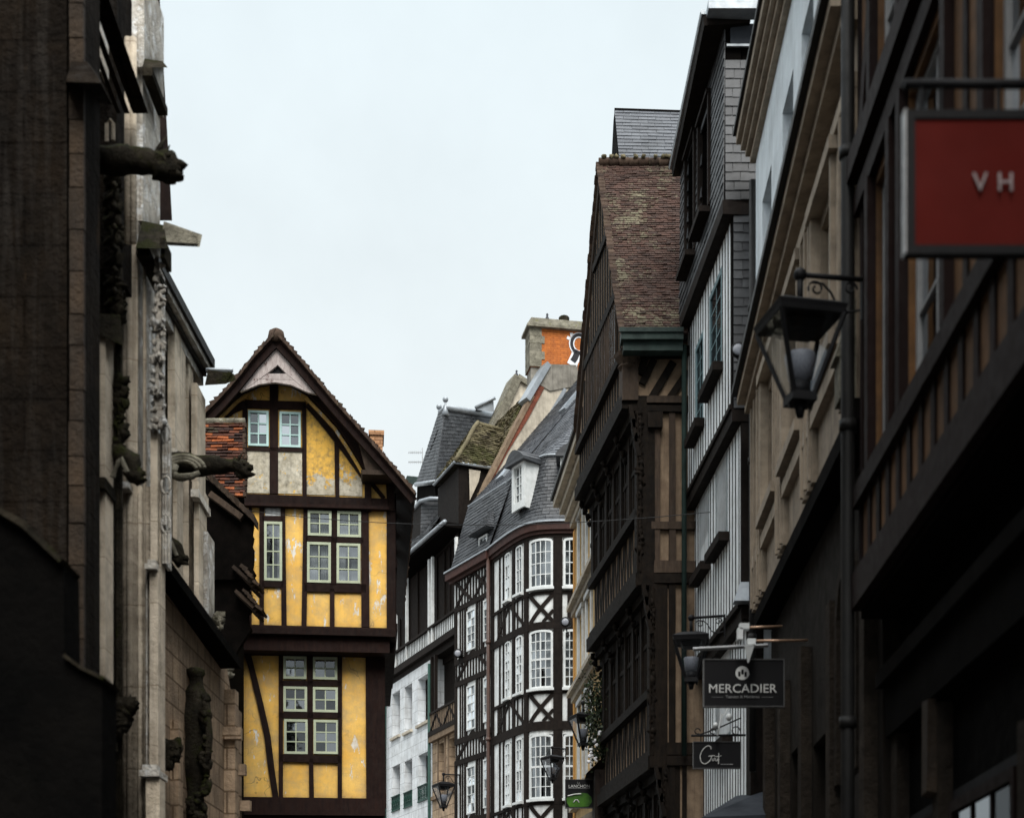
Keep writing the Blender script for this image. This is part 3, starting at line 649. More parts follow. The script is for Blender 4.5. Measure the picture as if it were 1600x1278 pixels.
# sloping lean-to with a ragged tiled edge
FM = Fr(-3.2, 24.0, 1, 0, -1); qm = FM.q
t = MB()
for k in range(9):
    a0 = k/9; x = 322+a0*72; y = 735+a0*68
    (u0, z0), (u1, z1) = qm(x, y), qm(x+13, y+12)
    t.hexa([FM.P(u0, z0-.10, -.3), FM.P(u1, z1-.12, -.3), FM.P(u1, z1-.12, .12), FM.P(u0, z0-.10, .12), FM.P(u0, z0-.03, -.3), FM.P(u1, z1+.0, -.3), FM.P(u1, z1+.0, .12+R()*.05), FM.P(u0, z0-.03, .12)])
t.line(FM, [qm(330, 775), qm(380, 812)], .09, -.1, .14)
t.build('verge_tiles', M['timber_lit'], LH)
t = MB(); poly = [qm(320, 1015), qm(320, 740), qm(352, 768), qm(392, 803)]; y = 806
pts = [(392, 803)]
while y < 900: pts.append((392+R()*6-2+(y-806)*.05, y)); y += 4+R()*6
poly = [qm(318, 905), qm(318, 745), qm(352, 772)]+[qm(*p) for p in pts]+[qm(392, 905)]
t.prism(FM, poly, -.12, .0)
poly2 = [qm(330, 1030), qm(330, 895)]+[qm(385+R()*10, yy) for yy in range(900, 985, 8)]+[qm(384, 990), qm(370, 1012), qm(362, 1030)]
t.prism(FM, poly2, -.22, -.1); t.build('tile_hung_wall', M['pitch_black'], LH)
for (x_, y_) in ((366, 893), (370, 931)):
    t = MB(); a0, b0 = qm(x_, y_), qm(x_+29, y_+26)
    for k in range(3): t.line(FM, [(a0[0]+k*.05, a0[1]-k*.05+.05), (b0[0]+k*.03, b0[1]-k*.045+.05)], .05, -.3-k*.05, .14-k*.05, .01)
    for k in range(6):
        xx = x_+18+k*4; yy = y_-2+k*5; t.line(FM, [qm(xx-6, yy-5+R()*2), qm(xx+3+R()*2, yy+3)], .03+.02*R(), -.3, .14+R()*.08, .006)
    t.build('eave_tiles', M['timber_lit'], LH)
# ================================================================== black and white house with the rounded corner
FW = Fr(-.556, 44.5, -.55, 1, -1)
# wing normal must look at the street (left/front)
if FW.ny > 0: FW.nx, FW.ny = -FW.nx, -FW.ny
WL = math.hypot(1, .55)*2.1
FB = CFr([(-.556, 44.5), (-.24, 43.72), (.09, 42.98), (.42, 42.4), (.76, 42.12), (1.2, 42.04), (1.75, 42.04), (2.7, 42.15), (3.8, 42.5)], -1)
if FB.P(FB.L/2, 0, 1).y > FB.P(FB.L/2, 0, 0).y: FB.side = 1
BH = thing('timber_house', 'tall black and white half-timbered house with rounded corner bay and slate mansard', 'house', (.5, 44, 0))
ZE = 15.1
def bwall(fr, u0, u1, holes):
    b = MB()
    if fr.curved: cell_wall(b, fr, u0, u1, 0, ZE, holes, -.3, 0)
    else: wall(b, fr, rect(u0, u1, 0, ZE), [rect(*h) for h in holes], 0, .3)
    b.build('wall', M['white_plaster'], BH)
Zw = [(13.56, 14.90), (10.80, 12.40), (7.78, 9.55)]
ub = lambda px: FB.q(px, 1000)[0]
ucols = [(ub(791), ub(799)), (ub(808), ub(818)), (ub(829), ub(864.5)), (ub(880), ub(912)), (ub(926), ub(950))]
bh = []
for zi, (z0, z1) in enumerate(Zw):
    for k, (a0, a1) in enumerate(ucols):
        bh.append((a0, a1, z0, z1, k, zi))
bwall(FB, 0, FB.L, [h[:4] for h in bh])
for a0, a1, z0, z1, k, zi in bh:
    if a1-a0 < .12: continue
    nar = (a1-a0) < .45
    window(BH, FB, (a0, a1, z0, z1), 2 if nar else 4, 4 if zi == 0 else 6, M['white_paint'], o=.0, fw=.04 if nar else .06, mw=.022, fd=.05, curt=.95, archr=0 if k > 3 else .07, split=None if zi == 0 else 3 if False else (3 if zi else None), sill=.03)
T = MB()
levels = [(15.1, 14.93), (13.46, 13.38), (12.62, 12.42), (10.74, 10.66), (9.90, 9.66), (7.70, 7.62), (6.85, 6.60), (5.0, 4.8)]
for z1, z0 in levels: T.fbox(FB, 0, FB.L, z0, z1, -.02, .045)
ups = [0, ub(783), ub(788), ub(803.5), ub(822.5), ub(872), ub(868.5), ub(918), ub(955)]
for k, (px, w) in enumerate([(771, .12), (782, .05), (788, .08), (803.5, .15), (823, .17), (872, .25), (919, .26), (960, .3)]):
    u = ub(px) if px > 771 else .07
    for zt, zb in [(14.93, 13.46), (13.38, 12.62), (12.42, 10.74), (10.66, 9.9), (9.66, 7.7), (7.62, 6.85), (6.60, 4.8)]:
        T.fbox(FB, u-w/2, u+w/2, zb, zt, -.02, .04)
for px in (889, 893.5, 900, 940): 
    for zt, zb in [(13.38, 12.62), (10.66, 9.9), (7.62, 6.85)]: T.fbox(FB, ub(px)-.05, ub(px)+.05, zb, zt, -.02, .036)
T.build('timber_frame', M['timber_bw'], BH)
T = MB()
for zb, zt in [(12.62, 13.38), (9.9, 10.66), (6.85, 7.62)]:
    a0, a1 = ub(828), ub(866); e = .10
    T.line(FB, [(a0+.02, zt), (a1-.02, zb)], .10, -.02, .036); T.line(FB, [(a0+.02, zb), (a1-.02, zt)], .10, -.02, .032)
    T.line(FB, [(a0+(a1-a0)*.58, zb), (a1-.02, zb+(zt-zb)*.42)], .08, -.02, .03)
    a0, a1 = ub(776), ub(821); T.line(FB, [(a0+.1, zb), ((a0+a1)/2, zt)], .08, -.02, .034); T.line(FB, [((a0+a1)/2+.05, zt), (a1, zb)], .08, -.02, .034)
    for k in range(7): 
        u = a0+(a1-a0)*(k+.5)/7; T.fbox(FB, u-.025, u+.025, zb, zt, -.02, .026)
T.build('brace', M['timber_bw'], BH)
# wing
uw = lambda px: FW.q(px, 1000)[0]
wc = [(uw(744.5), uw(731)), (uw(768), uw(757))]
wz = [[(12.72, 13.92), (10.36, 11.68), (7.86, 9.28)], [(12.78, 13.98), (10.42, 11.72), (7.92, 9.34)]]
wh = []
for k in (0, 1):
    for z0, z1 in wz[k]: wh.append((max(.08, wc[k][0]), wc[k][1], z0, z1))
bwall(FW, 0, WL, wh)
for h in wh: window(BH, FW, h, 2, 5, M['white_paint'], o=0, fw=.045, mw=.022, fd=.05, curt=.9)
T = MB()
for z1, z0 in [(15.1, 14.97), (14.20, 14.06), (12.62, 12.45), (11.95, 11.80), (10.22, 10.05), (9.58, 9.42), (7.75, 7.6), (7.0, 6.8)]: T.fbox(FW, 0, WL, z0, z1, -.02, .045)
for u, w in [(.03, .10), (WL-.06, .13), (wc[0][0]-.06, .09), (wc[0][1]+.06, .09), (wc[1][1]+.06, .09)]:
    for zt, zb in [(14.06, 12.62), (11.8, 10.22), (9.42, 7.75)]: T.fbox(FW, u-w/2, u+w/2, zb, zt, -.02, .04)
n = 13
for zb, zt in [(14.2, 14.97), (11.95, 12.45), (9.58, 10.05), (7.0, 7.6)]:
    for k in range(n): T.fbox(FW, WL*(k+.5)/n-.03, WL*(k+.5)/n+.03, zb, zt, -.02, .03)
for zt, zb in [(14.06, 12.62), (11.8, 10.22), (9.42, 7.75)]:
    for k in range(2): u = wc[1][1]+.16+k*.14; T.fbox(FW, u-.03, u+.03, zb, zt, -.02, .03)
for zt, zb in [(14.06, 12.62), (11.8, 10.22), (9.42, 7.75)]:
    for k in range(3): u = wc[0][1]+.17+k*.15; T.fbox(FW, u-.03, u+.03, zb, zt, -.02, .03)
T.build('timber_frame', M['timber_bw'], BH)
T = MB()
for i, (zb, zt) in enumerate([(14.2, 14.97), (11.95, 12.45), (9.58, 10.05), (7.0, 7.6)]):
    if i == 0:
        for k in (0, 1):
            a0, a1 = WL*k/2+.08, WL*(k+1)/2-.05; T.line(FW, [(a0, zb), (a1, zt)], .09, -.02, .042); T.line(FW, [(a0, zt), (a1, zb)], .09, -.02, .040)
    else: T.line(FW, [(.1, zb), (WL*.52, zt+.25)], .10, -.02, .042); T.line(FW, [(WL*.52, zt+.25), (WL-.1, zb)], .10, -.02, .040)
T.build('brace', M['timber_bw'], BH)
# cornices
b = MB(); b.fbox(FB, 0, FB.L, ZE, ZE+.20, -.3, .17); b.fbox(FB, 0, FB.L, ZE-.09, ZE-.003, -.1, .10); b.fbox(FW, -.02, WL+.25, ZE-.04, ZE+.18, -.3, .24); b.fbox(FW, -.02, WL+.2, ZE-.13, ZE-.043, -.1, .12); b.build('cornice', M['rust_paint'], BH)
b = MB(); b.fbox(FB, 0, FB.L, ZE+.203, ZE+.25, -.3, .22); b.fbox(FW, -.02, WL+.27, ZE+.183, ZE+.23, -.3, .28); b.build('gutter', M['zinc'], BH)
b = MB(); uu = .04; b.tube([FW.P(.02, z, .14) for z in (4, 8, 12, ZE)], .055, 8)
for z in (7.0, 9.8, 12.6): b.tube([FW.P(.02, z, .14), FW.P(.02, z+.1, .14)], .075, 8)
b.build('drainpipe', M['pipe_brown'], BH)
# mansard
ZM = 17.35
def SB(a, bb): 
    u = FB.L*a; o = .12-.62*(bb**.75); z = ZE+.25+(ZM-ZE-.25)*bb; return FB.P(u, z, o)
t = MB(); tiles(t, SB, 2.25, .12, .2, .012, .5)
def SW(a, bb): return FW.P(WL*(1-a)-.42*bb*a, ZE+.23+(ZM-ZE-.23)*bb, .16-.60*bb)
tiles(t, SW, 2.2, .12, .2, .012, .5); t.build('mansard', M['slate_dark'], BH)
u_ = MB()
u_.add([FB.P(FB.L*i/20, ZE+.25+(ZM-ZE-.25)*k, .08-.62*(k**.75)) for i in range(21) for k in (0, .25, .5, .75, 1)], [(5*i+k, 5*i+5+k, 5*i+6+k, 5*i+1+k) for i in range(20) for k in range(4)]); u_.add([SW(i, k)+Vector((.04, .04, 0)) for i in (0, 1) for k in (0, 1)], [(0, 2, 3, 1)])
u_.build('mansard_boarding', M['soffit'], BH)
# party wall frame
PF = Fr(-1.66, 46.6, .876, .482, -1)
if PF.ny > 0: PF.nx, PF.ny = -PF.nx, -PF.ny
RR = Vector((3.9, 46.9, 22.6)); RL = PF.P(4.75, 22.6, 0); 
up0 = FW.P(0, ZM, -.44); up1 = FW.P(WL, ZM, -.44)
ridgeN = Vector((RL.x+ (up0-up1).x, RL.y+(up0-up1).y, 22.6))
t = MB(); tile_quad(t, up1, up0, ridgeN, RL, .13, .22, .012, .4)
def SU(a, bb):
    p = FB.P(FB.L*a, ZM, -.5); top = ridgeN.lerp(ridgeN+Vector((2.5, .6, 0)), a); return p.lerp(top, bb)
tiles(t, SU, 6.2, .13, .2, .012, .4); t.build('roof', M['slate'], BH)
t = MB(); t.add([up1, up0, ridgeN, RL], [(0, 1, 2, 3)]); t.add([SU(i/12, k)-Vector((0, 0, .03)) for i in range(13) for k in (0, 1)], [(2*i, 2*i+2, 2*i+3, 2*i+1) for i in range(12)])
for v in t.v[:4]: v.z -= .03
t.build('roof_boarding', M['soffit'], BH)
b = MB(); b.add([FB.P(0, ZM, -.46)+Vector((0, 0, -.05)), FB.P(FB.L, ZM, -.5)], []); 
pts = [FB.P(FB.L*i/20, ZM+.0, -.44) for i in range(21)]; b = MB(); b.tube(pts, .035, 6); b.tube([up1+Vector((0, 0, .02)), up0+Vector((0, 0, .02))], .035, 6); b.build('flashing', M['zinc'], BH)
b = MB(); b.fbox(FB, .3, FB.L, .01, ZE, -.9, -.5); b.hexa([FW.P(0, 0, -.5), FW.P(WL, 0, -.5), FW.P(WL, 0, -6), FW.P(-3.5, 0, -6), FW.P(0, ZE, -.5), FW.P(WL, ZE, -.5), FW.P(WL, ZE, -6), FW.P(-3.5, ZE, -6)]); b.build('wall', M['concrete'], BH)
# skylights on the upper roof
def skylight(S, a0, a1, b0, b1):
    n = (S((a0+a1)/2+.01, b0)-S((a0+a1)/2, b0)).cross(S(a0, b1)-S(a0, b0)).normalized()
    if n.z < 0: n = -n
    w = MB(); c = [S(a0, b0), S(a1, b0), S(a1, b1), S(a0, b1)]; up = n*.09
    for i in range(4):
        p, r_ = c[i], c[(i+1) % 4]; inn = (sum(c, Vector())/4-p).normalized()*.07; inr = (sum(c, Vector())/4-r_).normalized()*.07
        w.hexa([p, r_, r_+inr, p+inn, p+up, r_+up, r_+up+inr, p+up+inn])
    o = w.build('skylight', M['zinc'], BH); gq = MB(); gq.quad(*[x+n*.06 for x in c]); gq.build('pane', M['glass_sky'], o)
SU2 = bil(up1, up0, ridgeN, RL)
skylight(SU2, .74, .90, .50, .80); skylight(SU2, .42, .62, .10, .20)
# dormers
def dormer(px0, px1, py0, py1, fr, o, name='dormer', hood=True, depth=1.3):
    u0, u1, z0, z1 = fr.qr(px0, px1, py0, py1, o)
    d = MB(); 
    d.fbox(fr, u0-.02, u0+.10, z0-.1, z1, o-.06, o); d.fbox(fr, u1-.10, u1+.02, z0-.1, z1, o-.06, o); d.fbox(fr, u0+.1, u1-.1, z0-.1, z0+.1, o-.06, o); d.fbox(fr, u0+.1, u1-.1, z1-.12, z1, o-.06, o)
    D = d.build(name, M['white_paint'], BH)
    ch = MB(); ch.fbox(fr, u0+.0, u1-.0, z0-.1, z1-.02, o-depth, o-.35); ch.fbox(fr, u0-.0, u0+.04, z0-.1, z1-.02, o-.35, o-.061); ch.fbox(fr, u1-.04, u1+.0, z0-.1, z1-.02, o-.35, o-.061); ch.build('cheek', M['white_paint'], D)
    f = MB(); iu0, iu1, iz0, iz1 = u0+.10, u1-.10, z0+.1, z1-.12
    mm = (iu0+iu1)/2
    for s0, s1 in ((iu0, iu0+.03), (iu1-.03, iu1), (mm-.02, mm+.02)): f.fbox(fr, s0, s1, iz0, iz1, o-.1, o-.065)
    for k in range(5): z = iz0+(iz1-iz0)*k/4; f.fbox(fr, iu0, iu1, z-.012, z+.012, o-.098, o-.068)
    f.build('casement', M['white_paint'], D)
    g_ = MB(); g_.fbox(fr, iu0, iu1, iz0, iz1, o-.12, o-.105); g_.build('pane', M['glass_sky'], D)
    h = MB(); n = 8; pr = []
    for i in range(n+1):
        x = u0-.14+(u1-u0+.28)*i/n; k = abs(2*i/n-1); pr.append((x, z1+.02+.28*(1-k**2)))
    h.prism(fr, pr+[(u1+.14, z1-.05), (u0-.14, z1-.05)], o-depth, o+.16); h.build('hood', M['slate_dark'] if hood else M['zinc'], D)
dormer(800, 818, 722, 790, FB, .12); dormer(877, 908, 712, 772, FB, .14)
# small wing dormer with pyramid roof
u0, u1, z0, z1 = FW.qr(740, 757, 836, 872, .2)
dm = MB(); dm.fbox(FW, u0+.02, u1-.02, z0-.1, z1+.1, -1, .0); 
DM = dm.build('dormer', M['slate_dark'], BH); window(DM, FW, (u0+.08, u1-.08, z0, z1), 2, 3, M['white_paint'], o=.03, fw=.05, mw=.025, fd=.05, room=.02)
t = MB(); e = .2; A = FW.P(u0-e, z1+.1, .28); B = FW.P(u1+e, z1+.1, .28); A2 = FW.P(u0-e, z1+.1, -1); B2 = FW.P(u1+e, z1+.1, -1); C = FW.P((u0+u1)/2-.02, z1+.95, -.35); C2 = FW.P((u0+u1)/2+.02, z1+.95, -.35)
tile_quad(t, A, B, C2, C, .1, .17); tile_quad(t, B, B2, C2, C2, .1, .17); tile_quad(t, A2, A, C, C, .1, .17); t.add([A, B, A2, B2, C], [(0, 1, 4), (1, 3, 4), (0, 2, 4), (0, 1, 3, 2)])
for v in t.v[-5:]: v.z -= .02
t.build('hood', M['slate_dark'], DM)
# party wall with brick, coping, chimney
PW = thing('party_wall', 'rendered firewall with red brick edge climbing the slate roof to the big orange chimney', 'wall', (-1.66, 46.6, 0))
def pf(x, y): return PF.q(x, y)
b = MB(); b.prism(PF, [pf(712, 905), pf(722, 850), pf(738, 808), pf(762, 752), pf(805, 668), pf(831, 619), pf(855, 570), pf(915, 590), pf(940, 640), pf(800, 770), pf(745, 860)], -.35, .03); b.build('wall', M['cream_stone'], PW)
b = MB(); b.prism(PF, [pf(768, 752), pf(763, 748), pf(806, 668), pf(829, 624), pf(845, 590), pf(854, 598), pf(824, 655), pf(792, 707)], .034, .06); b.build('brick_band', M['brick_red'], PW)
b = MB(); b.line(PF, [pf(722, 850), pf(738, 808), pf(762, 752), pf(805, 668), pf(831, 619)], .12, -.2, .09); b.build('edge_board', M['tan_plaster'], PW)
b = MB(); b.line(PF, [pf(822, 626), pf(836, 602), pf(855, 570)], .16, -.40, .14); b.prism(PF, [pf(715, 905), pf(737, 797), pf(829, 706), pf(883, 611), pf(879, 608), pf(825, 700), pf(733, 792), pf(709, 905)], .035, .11); b.build('coping', M['zinc'], PW)
b = MB(); b.prism(PF, [pf(850, 570), pf(912, 572), pf(912, 615), pf(888, 606), pf(858, 612), pf(838, 600)], -.4, .07); b.build('cement_base', M['concrete'], PW)
k0 = W(829, 512, 48.3); FCH = Fr(k0.x, k0.y, math.cos(math.radians(10.5)), math.sin(math.radians(10.5)), -1)
if FCH.ny > 0: FCH.nx, FCH.ny = -FCH.nx, -FCH.ny
PF_ = PF; PF = FCH; pf_ = pf
def pf(x, y): return FCH.q(x, y)
CH = thing('chimney', 'broad orange brick chimney stack with mossy capstone and spray-painted letter, on the firewall', 'chimney', tuple(PF.P(4, 20, 0)))
(ua, zt), (ub_, zb) = pf(829, 512), pf(925, 575)
b = MB(); b.fbox(PF, ua, ub_, zb-.1, zt-.0, -.7, .0); b.build('stack', M['brick'], CH)
b = MB(); b.fbox(PF, ua+.02, ub_, zb-1.6, zb-.103, -.68, -.04); b.build('plinth', M['concrete'], CH)
b = MB(); (u1_, _) = pf(848, 540)
for k in range(5): 
    h0 = zb-.1+(zt-zb+.1)*k/5; b.fbox(PF, ua-.03, u1_+(.06 if k % 2 else -.04), h0+.006, h0+(zt-zb+.1)/5, -.73, .025, .005)
b.build('quoin', M['moss_pale'], CH)
b = MB(); b.fbox(PF, ua-.13, ub_+.1, zt-.0, zt+.08, -.85, .15); b.hexa([PF.P(ua-.12, zt+.08, -.83), PF.P(ub_, zt+.08, -.83), PF.P(ub_, zt+.08, .14), PF.P(ua-.12, zt+.08, .14), PF.P(ua+.02, zt+.32, -.8), PF.P(ub_, zt+.32, -.8), PF.P(ub_, zt+.32, .02), PF.P(ua+.02, zt+.32, .02)])
b.build('capstone', M['moss_pale'], CH)
b = MB(); uc = pf(885, 500)[0]; b.lathe(PF.P(uc, zt+.3, -.35), [(.12, 0), (.12, .05), (.17, .07), (.17, .27), (.13, .28), (.13, .3)], 8); b.build('chimney_pot', M['moss_stone'], CH)
# spray painted letter shapes
def ring(fr, cx, cz, r0, o, w, a0, a1, asp=1.15): return [(cx+math.cos(math.radians(a0+(a1-a0)*i/16))*r0, cz+math.sin(math.radians(a0+(a1-a0)*i/16))*r0*asp) for i in range(17)]
gu, gz = pf(905, 538); k = .0205*1.0
b = MB(); b.line(PF, ring(PF, gu, gz, .25, 0, 0, 30, 330), .17, .012, .016); (a1_, b1_), (a2_, b2_) = pf(903, 548), pf(893, 571); b.line(PF, [(a1_, b1_), (a1_-.1, b1_-.25), (a2_, b2_)], .32, .012, .016)
for aa in (20, 75): x_, z_ = pf(895, 532); b.line(PF, [(x_, z_), (x_-.2*math.cos(math.radians(aa)), z_+.24*math.sin(math.radians(aa)))], .10, .012, .016)
b.build('spray_outline', M['graf_white'], CH)
b = MB(); b.line(PF, ring(PF, gu, gz, .25, 0, 0, 40, 320), .10, .017, .020); b.line(PF, [(a1_, b1_), (a1_-.1, b1_-.25), (a2_+.03, b2_+.12)], .19, .017, .020); b.build('spray_fill', M['graf_black'], CH)
# pigeons
def pigeon(p, d, label):
    b = MB(); p = Vector(p); b.lathe(p, [(.005, .04), (.05, .07), (.065, .12), (.05, .18), (.028, .22), (.036, .26), (.03, .30), (.004, .32)], 10, 1.0, .8)
    b.tube([p+Vector((0, 0, .12)), p+Vector((-.16*d, 0, .03))], [.04, .012], 6); b.tube([p+Vector((.02*d, 0, .28)), p+Vector((.06*d, 0, .275))], [.012, .003], 5)
    b.tube([p+Vector((0, 0, 0)), p+Vector((0, 0, .07))], .008, 5)
    o = b.build('pigeon', M['feather'], thing('pigeon', label, 'bird', tuple(p), 'pigeons on the roofs')); o.name = 'body'
pigeon(PF.P(pf(858, 505)[0], zt+.32, -.3), 1, 'small grey pigeon perched on the mossy chimney capstone')
PF = PF_; pf = pf_

# ================================================================== neighbours left of the rounded house
FN = Fr(-1.70, 46.75, -.4167, 1, -1)
if FN.ny > 0: FN.nx, FN.ny = -FN.nx, -FN.ny
un = lambda px, o=0: FN.q(px, 1000, o)[0]
uR0, uM, uL0 = 0.0, un(671), un(600)
ZB, ZB2, ZN = 13.7, 14.2, 16.75
def inn(u, z, o): return FN.P(u, z, -o)
def timber_upper(root, u0, u1, posts, rail):
    b = MB(); b.fbox(FN, u0, u1, ZB-.6, ZN, -.8, -.45); b.build('wall', M['timber_bw'], root)
    b = MB()
    for px in posts:
        u = un(px); b.fbox(FN, u-.05, u+.05, ZB, ZN-.3, -.08, .0, .005)
    b.build('post', M['white_plaster'], root)
    b = MB(); b.fbox(FN, u0, u1, ZB-.02, ZB+.0, -.4, .02); n = int((u1-u0)/.16)
    b = MB(); b.fbox(FN, u0, u1, ZB, ZB2, -.10, -.06); b.build('balustrade_panel', M['white_plaster'], root)
    b = MB(); b.fbox(FN, u0, u1, ZB2, ZB2+.07, -.12, .03, .004)
    for k in range(n+1): u = u0+(u1-u0)*k/n; b.fbox(FN, u-.028, u+.028, ZB, ZB2, -.07, -.055)
    for k in range(5): u = u0+(u1-u0)*(k+.5)/5; b.fbox(FN, u-.05, u+.05, ZB2+.07, ZN, -.46, -.40)
    b.build('balustrade', M['timber_bw'], root)
    b = MB(); b.fbox(FN, u0, u1, ZB-.22, ZB-.003, -.5, .05, .005); b.fbox(FN, u0, u1, ZB-.42, ZB-.223, -.5, -.1, .005); b.build('jetty_beam', M['timber_bw'], root)
    b = MB(); b.fbox(FN, u0, u1, ZN-.04, ZN+.10, -.7, .32); b.build('eave', M['soffit'], root); b = MB(); b.tube([FN.P(u0, ZN+.1, .36), FN.P(u1, ZN+.1, .36)], .07, 8); b.build('gutter', M['zinc'], root)
N1 = thing('timber_house', 'narrow dark timbered house with mossy roof, left of the rounded black and white house', 'house', tuple(FN.P(uM/2, 0, 0)))
timber_upper(N1, uR0, uM, [711, 674], 0)
b = MB(); rr = [FN.qr(*t, -.6) for t in []]
z9 = 10.9
b.fbox(FN, 0, uM, z9, ZB-.4, -1, -.5); b.build('wall', M['timber_bw'], N1)
b = MB(); b.fbox(FN, 0, uM, z9+.0, z9+.55, -.08, -.02); b.build('balustrade_panel', M['tan_plaster'], N1)
b = MB(); b.fbox(FN, 0, uM, z9+.55, z9+.62, -.12, .02); b.fbox(FN, 0, uM, z9-.15, z9-.003, -.5, .06)
for k in range(14): u = uM*k/13.; b.fbox(FN, u-.025, u+.025, z9, z9+.55, -.03, -.014)
for k in (0, .5): b.line(FN, [(uM*k+.1, z9), (uM*(k+.25), z9+.5)], .07, -.018, .01); b.line(FN, [(uM*(k+.25), z9+.5), (uM*(k+.5)-.05, z9)], .07, -.018, .012)
for u in (.05, uM-.06, uM-.4): b.fbox(FN, u-.05, u+.05, z9+.62, ZB-.4, -.12, -.02)
b.build('balustrade', M['timber_bw'], N1)
wn = [FN.qr(686, 695, 1160, 1238, -.1), FN.qr(702, 713, 1152, 1232, -.1)]
b = MB(); wall(b, FN, rect(0, uM, 0, z9-.15), [rect(*w) for w in wn], -.1, .35); b.build('wall', M['stone_brown'], N1)
b = MB(); b.fbox(FN, -.02, uM, z9-.33, z9-.153, -.3, .04); b.fbox(FN, 0, uM, wn[0][2]-.14, wn[0][2]-.02, -.1, -.03)
for w in wn:
    b.fbox(FN, w[0]-.09, w[0]-.003, w[2], w[3]+.2, -.1, -.07); b.fbox(FN, w[1]+.003, w[1]+.09, w[2], w[3]+.2, -.1, -.07)
b.build('stone_trim', M['tan_plaster'], N1)
for w in wn: window(N1, FN, w, 1, 2, M['timber_bw'], o=-.4, fw=.05, fd=.05)
# roofs of the narrow house
bz = ZN+.12
n0_, n1_ = pf(732, 822), pf(833, 608); nb, nt_ = PF.P(n0_[0], n0_[1], -.37), PF.P(n1_[0], n1_[1], -.37); mv = FN.P(uM+.1, 0, 0)-FN.P(0, 0, 0)
t = MB(); tile_quad(t, nb+mv, nb, nt_, nt_+mv, .1, .17, .02, .9); t.build('roof', M['tile_moss'], N1)
t = MB(); dz_ = Vector((0, 0, -.12)); fl_ = Vector((nt_.x, nt_.y, nb.z)); t.add([nb+mv+dz_, nb+dz_, nt_+dz_, nt_+mv+dz_, fl_+mv+dz_, fl_+dz_], [(0, 1, 2, 3), (0, 3, 4), (1, 5, 2), (0, 4, 5, 1), (2, 5, 4, 3)]); t.build('gable_wall', M['timber_bw'], N1)
# mossy dormer with hipped roof
A, B, C, D = W(678, 757, 49.2), W(710, 722, 46.9), W(768, 731, 47.6), W(745, 757, 51.5); r1, r2 = W(746, 661, 48.0), W(790, 673, 48.8)
t = MB(); dn = Vector((.12, .22, -.06)); bot = Vector((0, 0, -2.1)); t.hexa([A+dn+bot, B+dn+bot, C+dn+bot, D+bot, A+dn, B+dn, C+dn, D]); DN = t.build('dormer', M['timber_bw'], N1)
t = MB(); t.add([W(733, 733, 47.2), W(751, 736, 47.4), W(748, 752, 47.4), W(734, 782, 47.2)], [(0, 1, 2, 3)]); t.build('dormer_side', M['cream_stone'], DN)
t = MB(); tile_quad(t, A, B, r1, r1+Vector((-.04, .05, 0)), .09, .16, .022, 1); tile_quad(t, B, C, r2, r1, .09, .16, .022, 1); t.build('dormer_roof', M['tile_moss'], DN)
t = MB(); lo = Vector((0, .02, -.04)); t.add([A+lo, B+lo, C+lo, D+lo, r1+lo*2, r2+lo*2], [(0, 1, 2, 3), (0, 1, 4), (1, 2, 5, 4), (2, 3, 5), (3, 0, 4, 5)]); t.build('roof_boarding', M['moss_stone'], DN)
t = MB(); t.tube([A, B, C], .05, 8); t.build('gutter', M['zinc'], DN)
t = MB(); t.tube([B.lerp(r1, i/9)+Vector((R()*.03, 0, R()*.04)) for i in range(10)], .07, 8); t.tube([r1, r2], .06, 8); t.build('ridge', M['tile_moss'], DN)
# far gable tips behind
t = MB(); fg = Fr(0, 53, .9, .35, -1); g1 = lambda x, y: fg.q(x, y)
t.prism(fg, [g1(770, 680), g1(785, 640), g1(808, 590), g1(822, 597), g1(840, 660), g1(800, 700)], -.5, 0)
FG = thing('gable', 'pale plastered gable tip with mossy coping rising behind the firewall, a pigeon on top', 'gable', tuple(fg.P(0, 18, 0))); t.build('wall', M['cream_stone'], FG)
t = MB(); t.line(fg, [g1(762, 694), g1(782, 648), g1(808, 590)], .28, -.7, .12, .02); t.line(fg, [g1(808, 590), g1(824, 600)], .2, -.7, .12, .02); t.build('coping', M['moss_pale'], FG)
pu, pz = fg.q(812, 588); pigeon(fg.P(pu, pz+.02, -.3), 1, 'small dark pigeon perched on the pale gable tip left of the chimney')
t = MB(); g2 = lambda x, y: fg.q(x, y, .6); t.prism(fg, [fg.q(x, y, .6) for x, y in [(755, 690), (795, 655), (790, 690), (760, 700)]], .4, .6); t.build('side_gable', M['cream_stone'], FG)
t = MB(); t.line(fg, [fg.q(x, y, .6) for x, y in [(748, 692), (797, 650)]], .18, .3, .72, .02); t.build('rake_board', M['tan_plaster'], FG)

# white ashlar house
N2 = thing('town_house', 'house with white ashlar lower storeys, dark loggia above and steep slate turret roofs', 'house', tuple(FN.P((uM+uL0)/2, 0, 0)))
timber_upper(N2, uM+.003, uL0, [617, 634, 669], 0)
wn = []
for t_ in [(613, 625, 1081, 1150), (632, 644, 1070, 1142), (653, 670, 1056, 1129), (613, 625, 1195, 1262), (632, 644, 1187, 1256), (654, 670, 1176, 1246)]: wn.append(FN.qr(*t_, -.1))
b = MB(); wall(b, FN, rect(uM+.003, uL0, 0, ZB-.42), [rect(*w) for w in wn], -.1, .45); b.build('wall', M['white_stone'], N2)
b = MB()
for w in wn[:3]: b.fbox(FN, w[0]-.06, w[1]+.06, w[2]-.09, w[2]-.003, -.3, -.02)
b.build('window_sill', M['cream_stone'], N2)
for w in wn: window(N2, FN, w, 2, 3, M['timber_bw'], o=-.42, fw=.05, fd=.05)
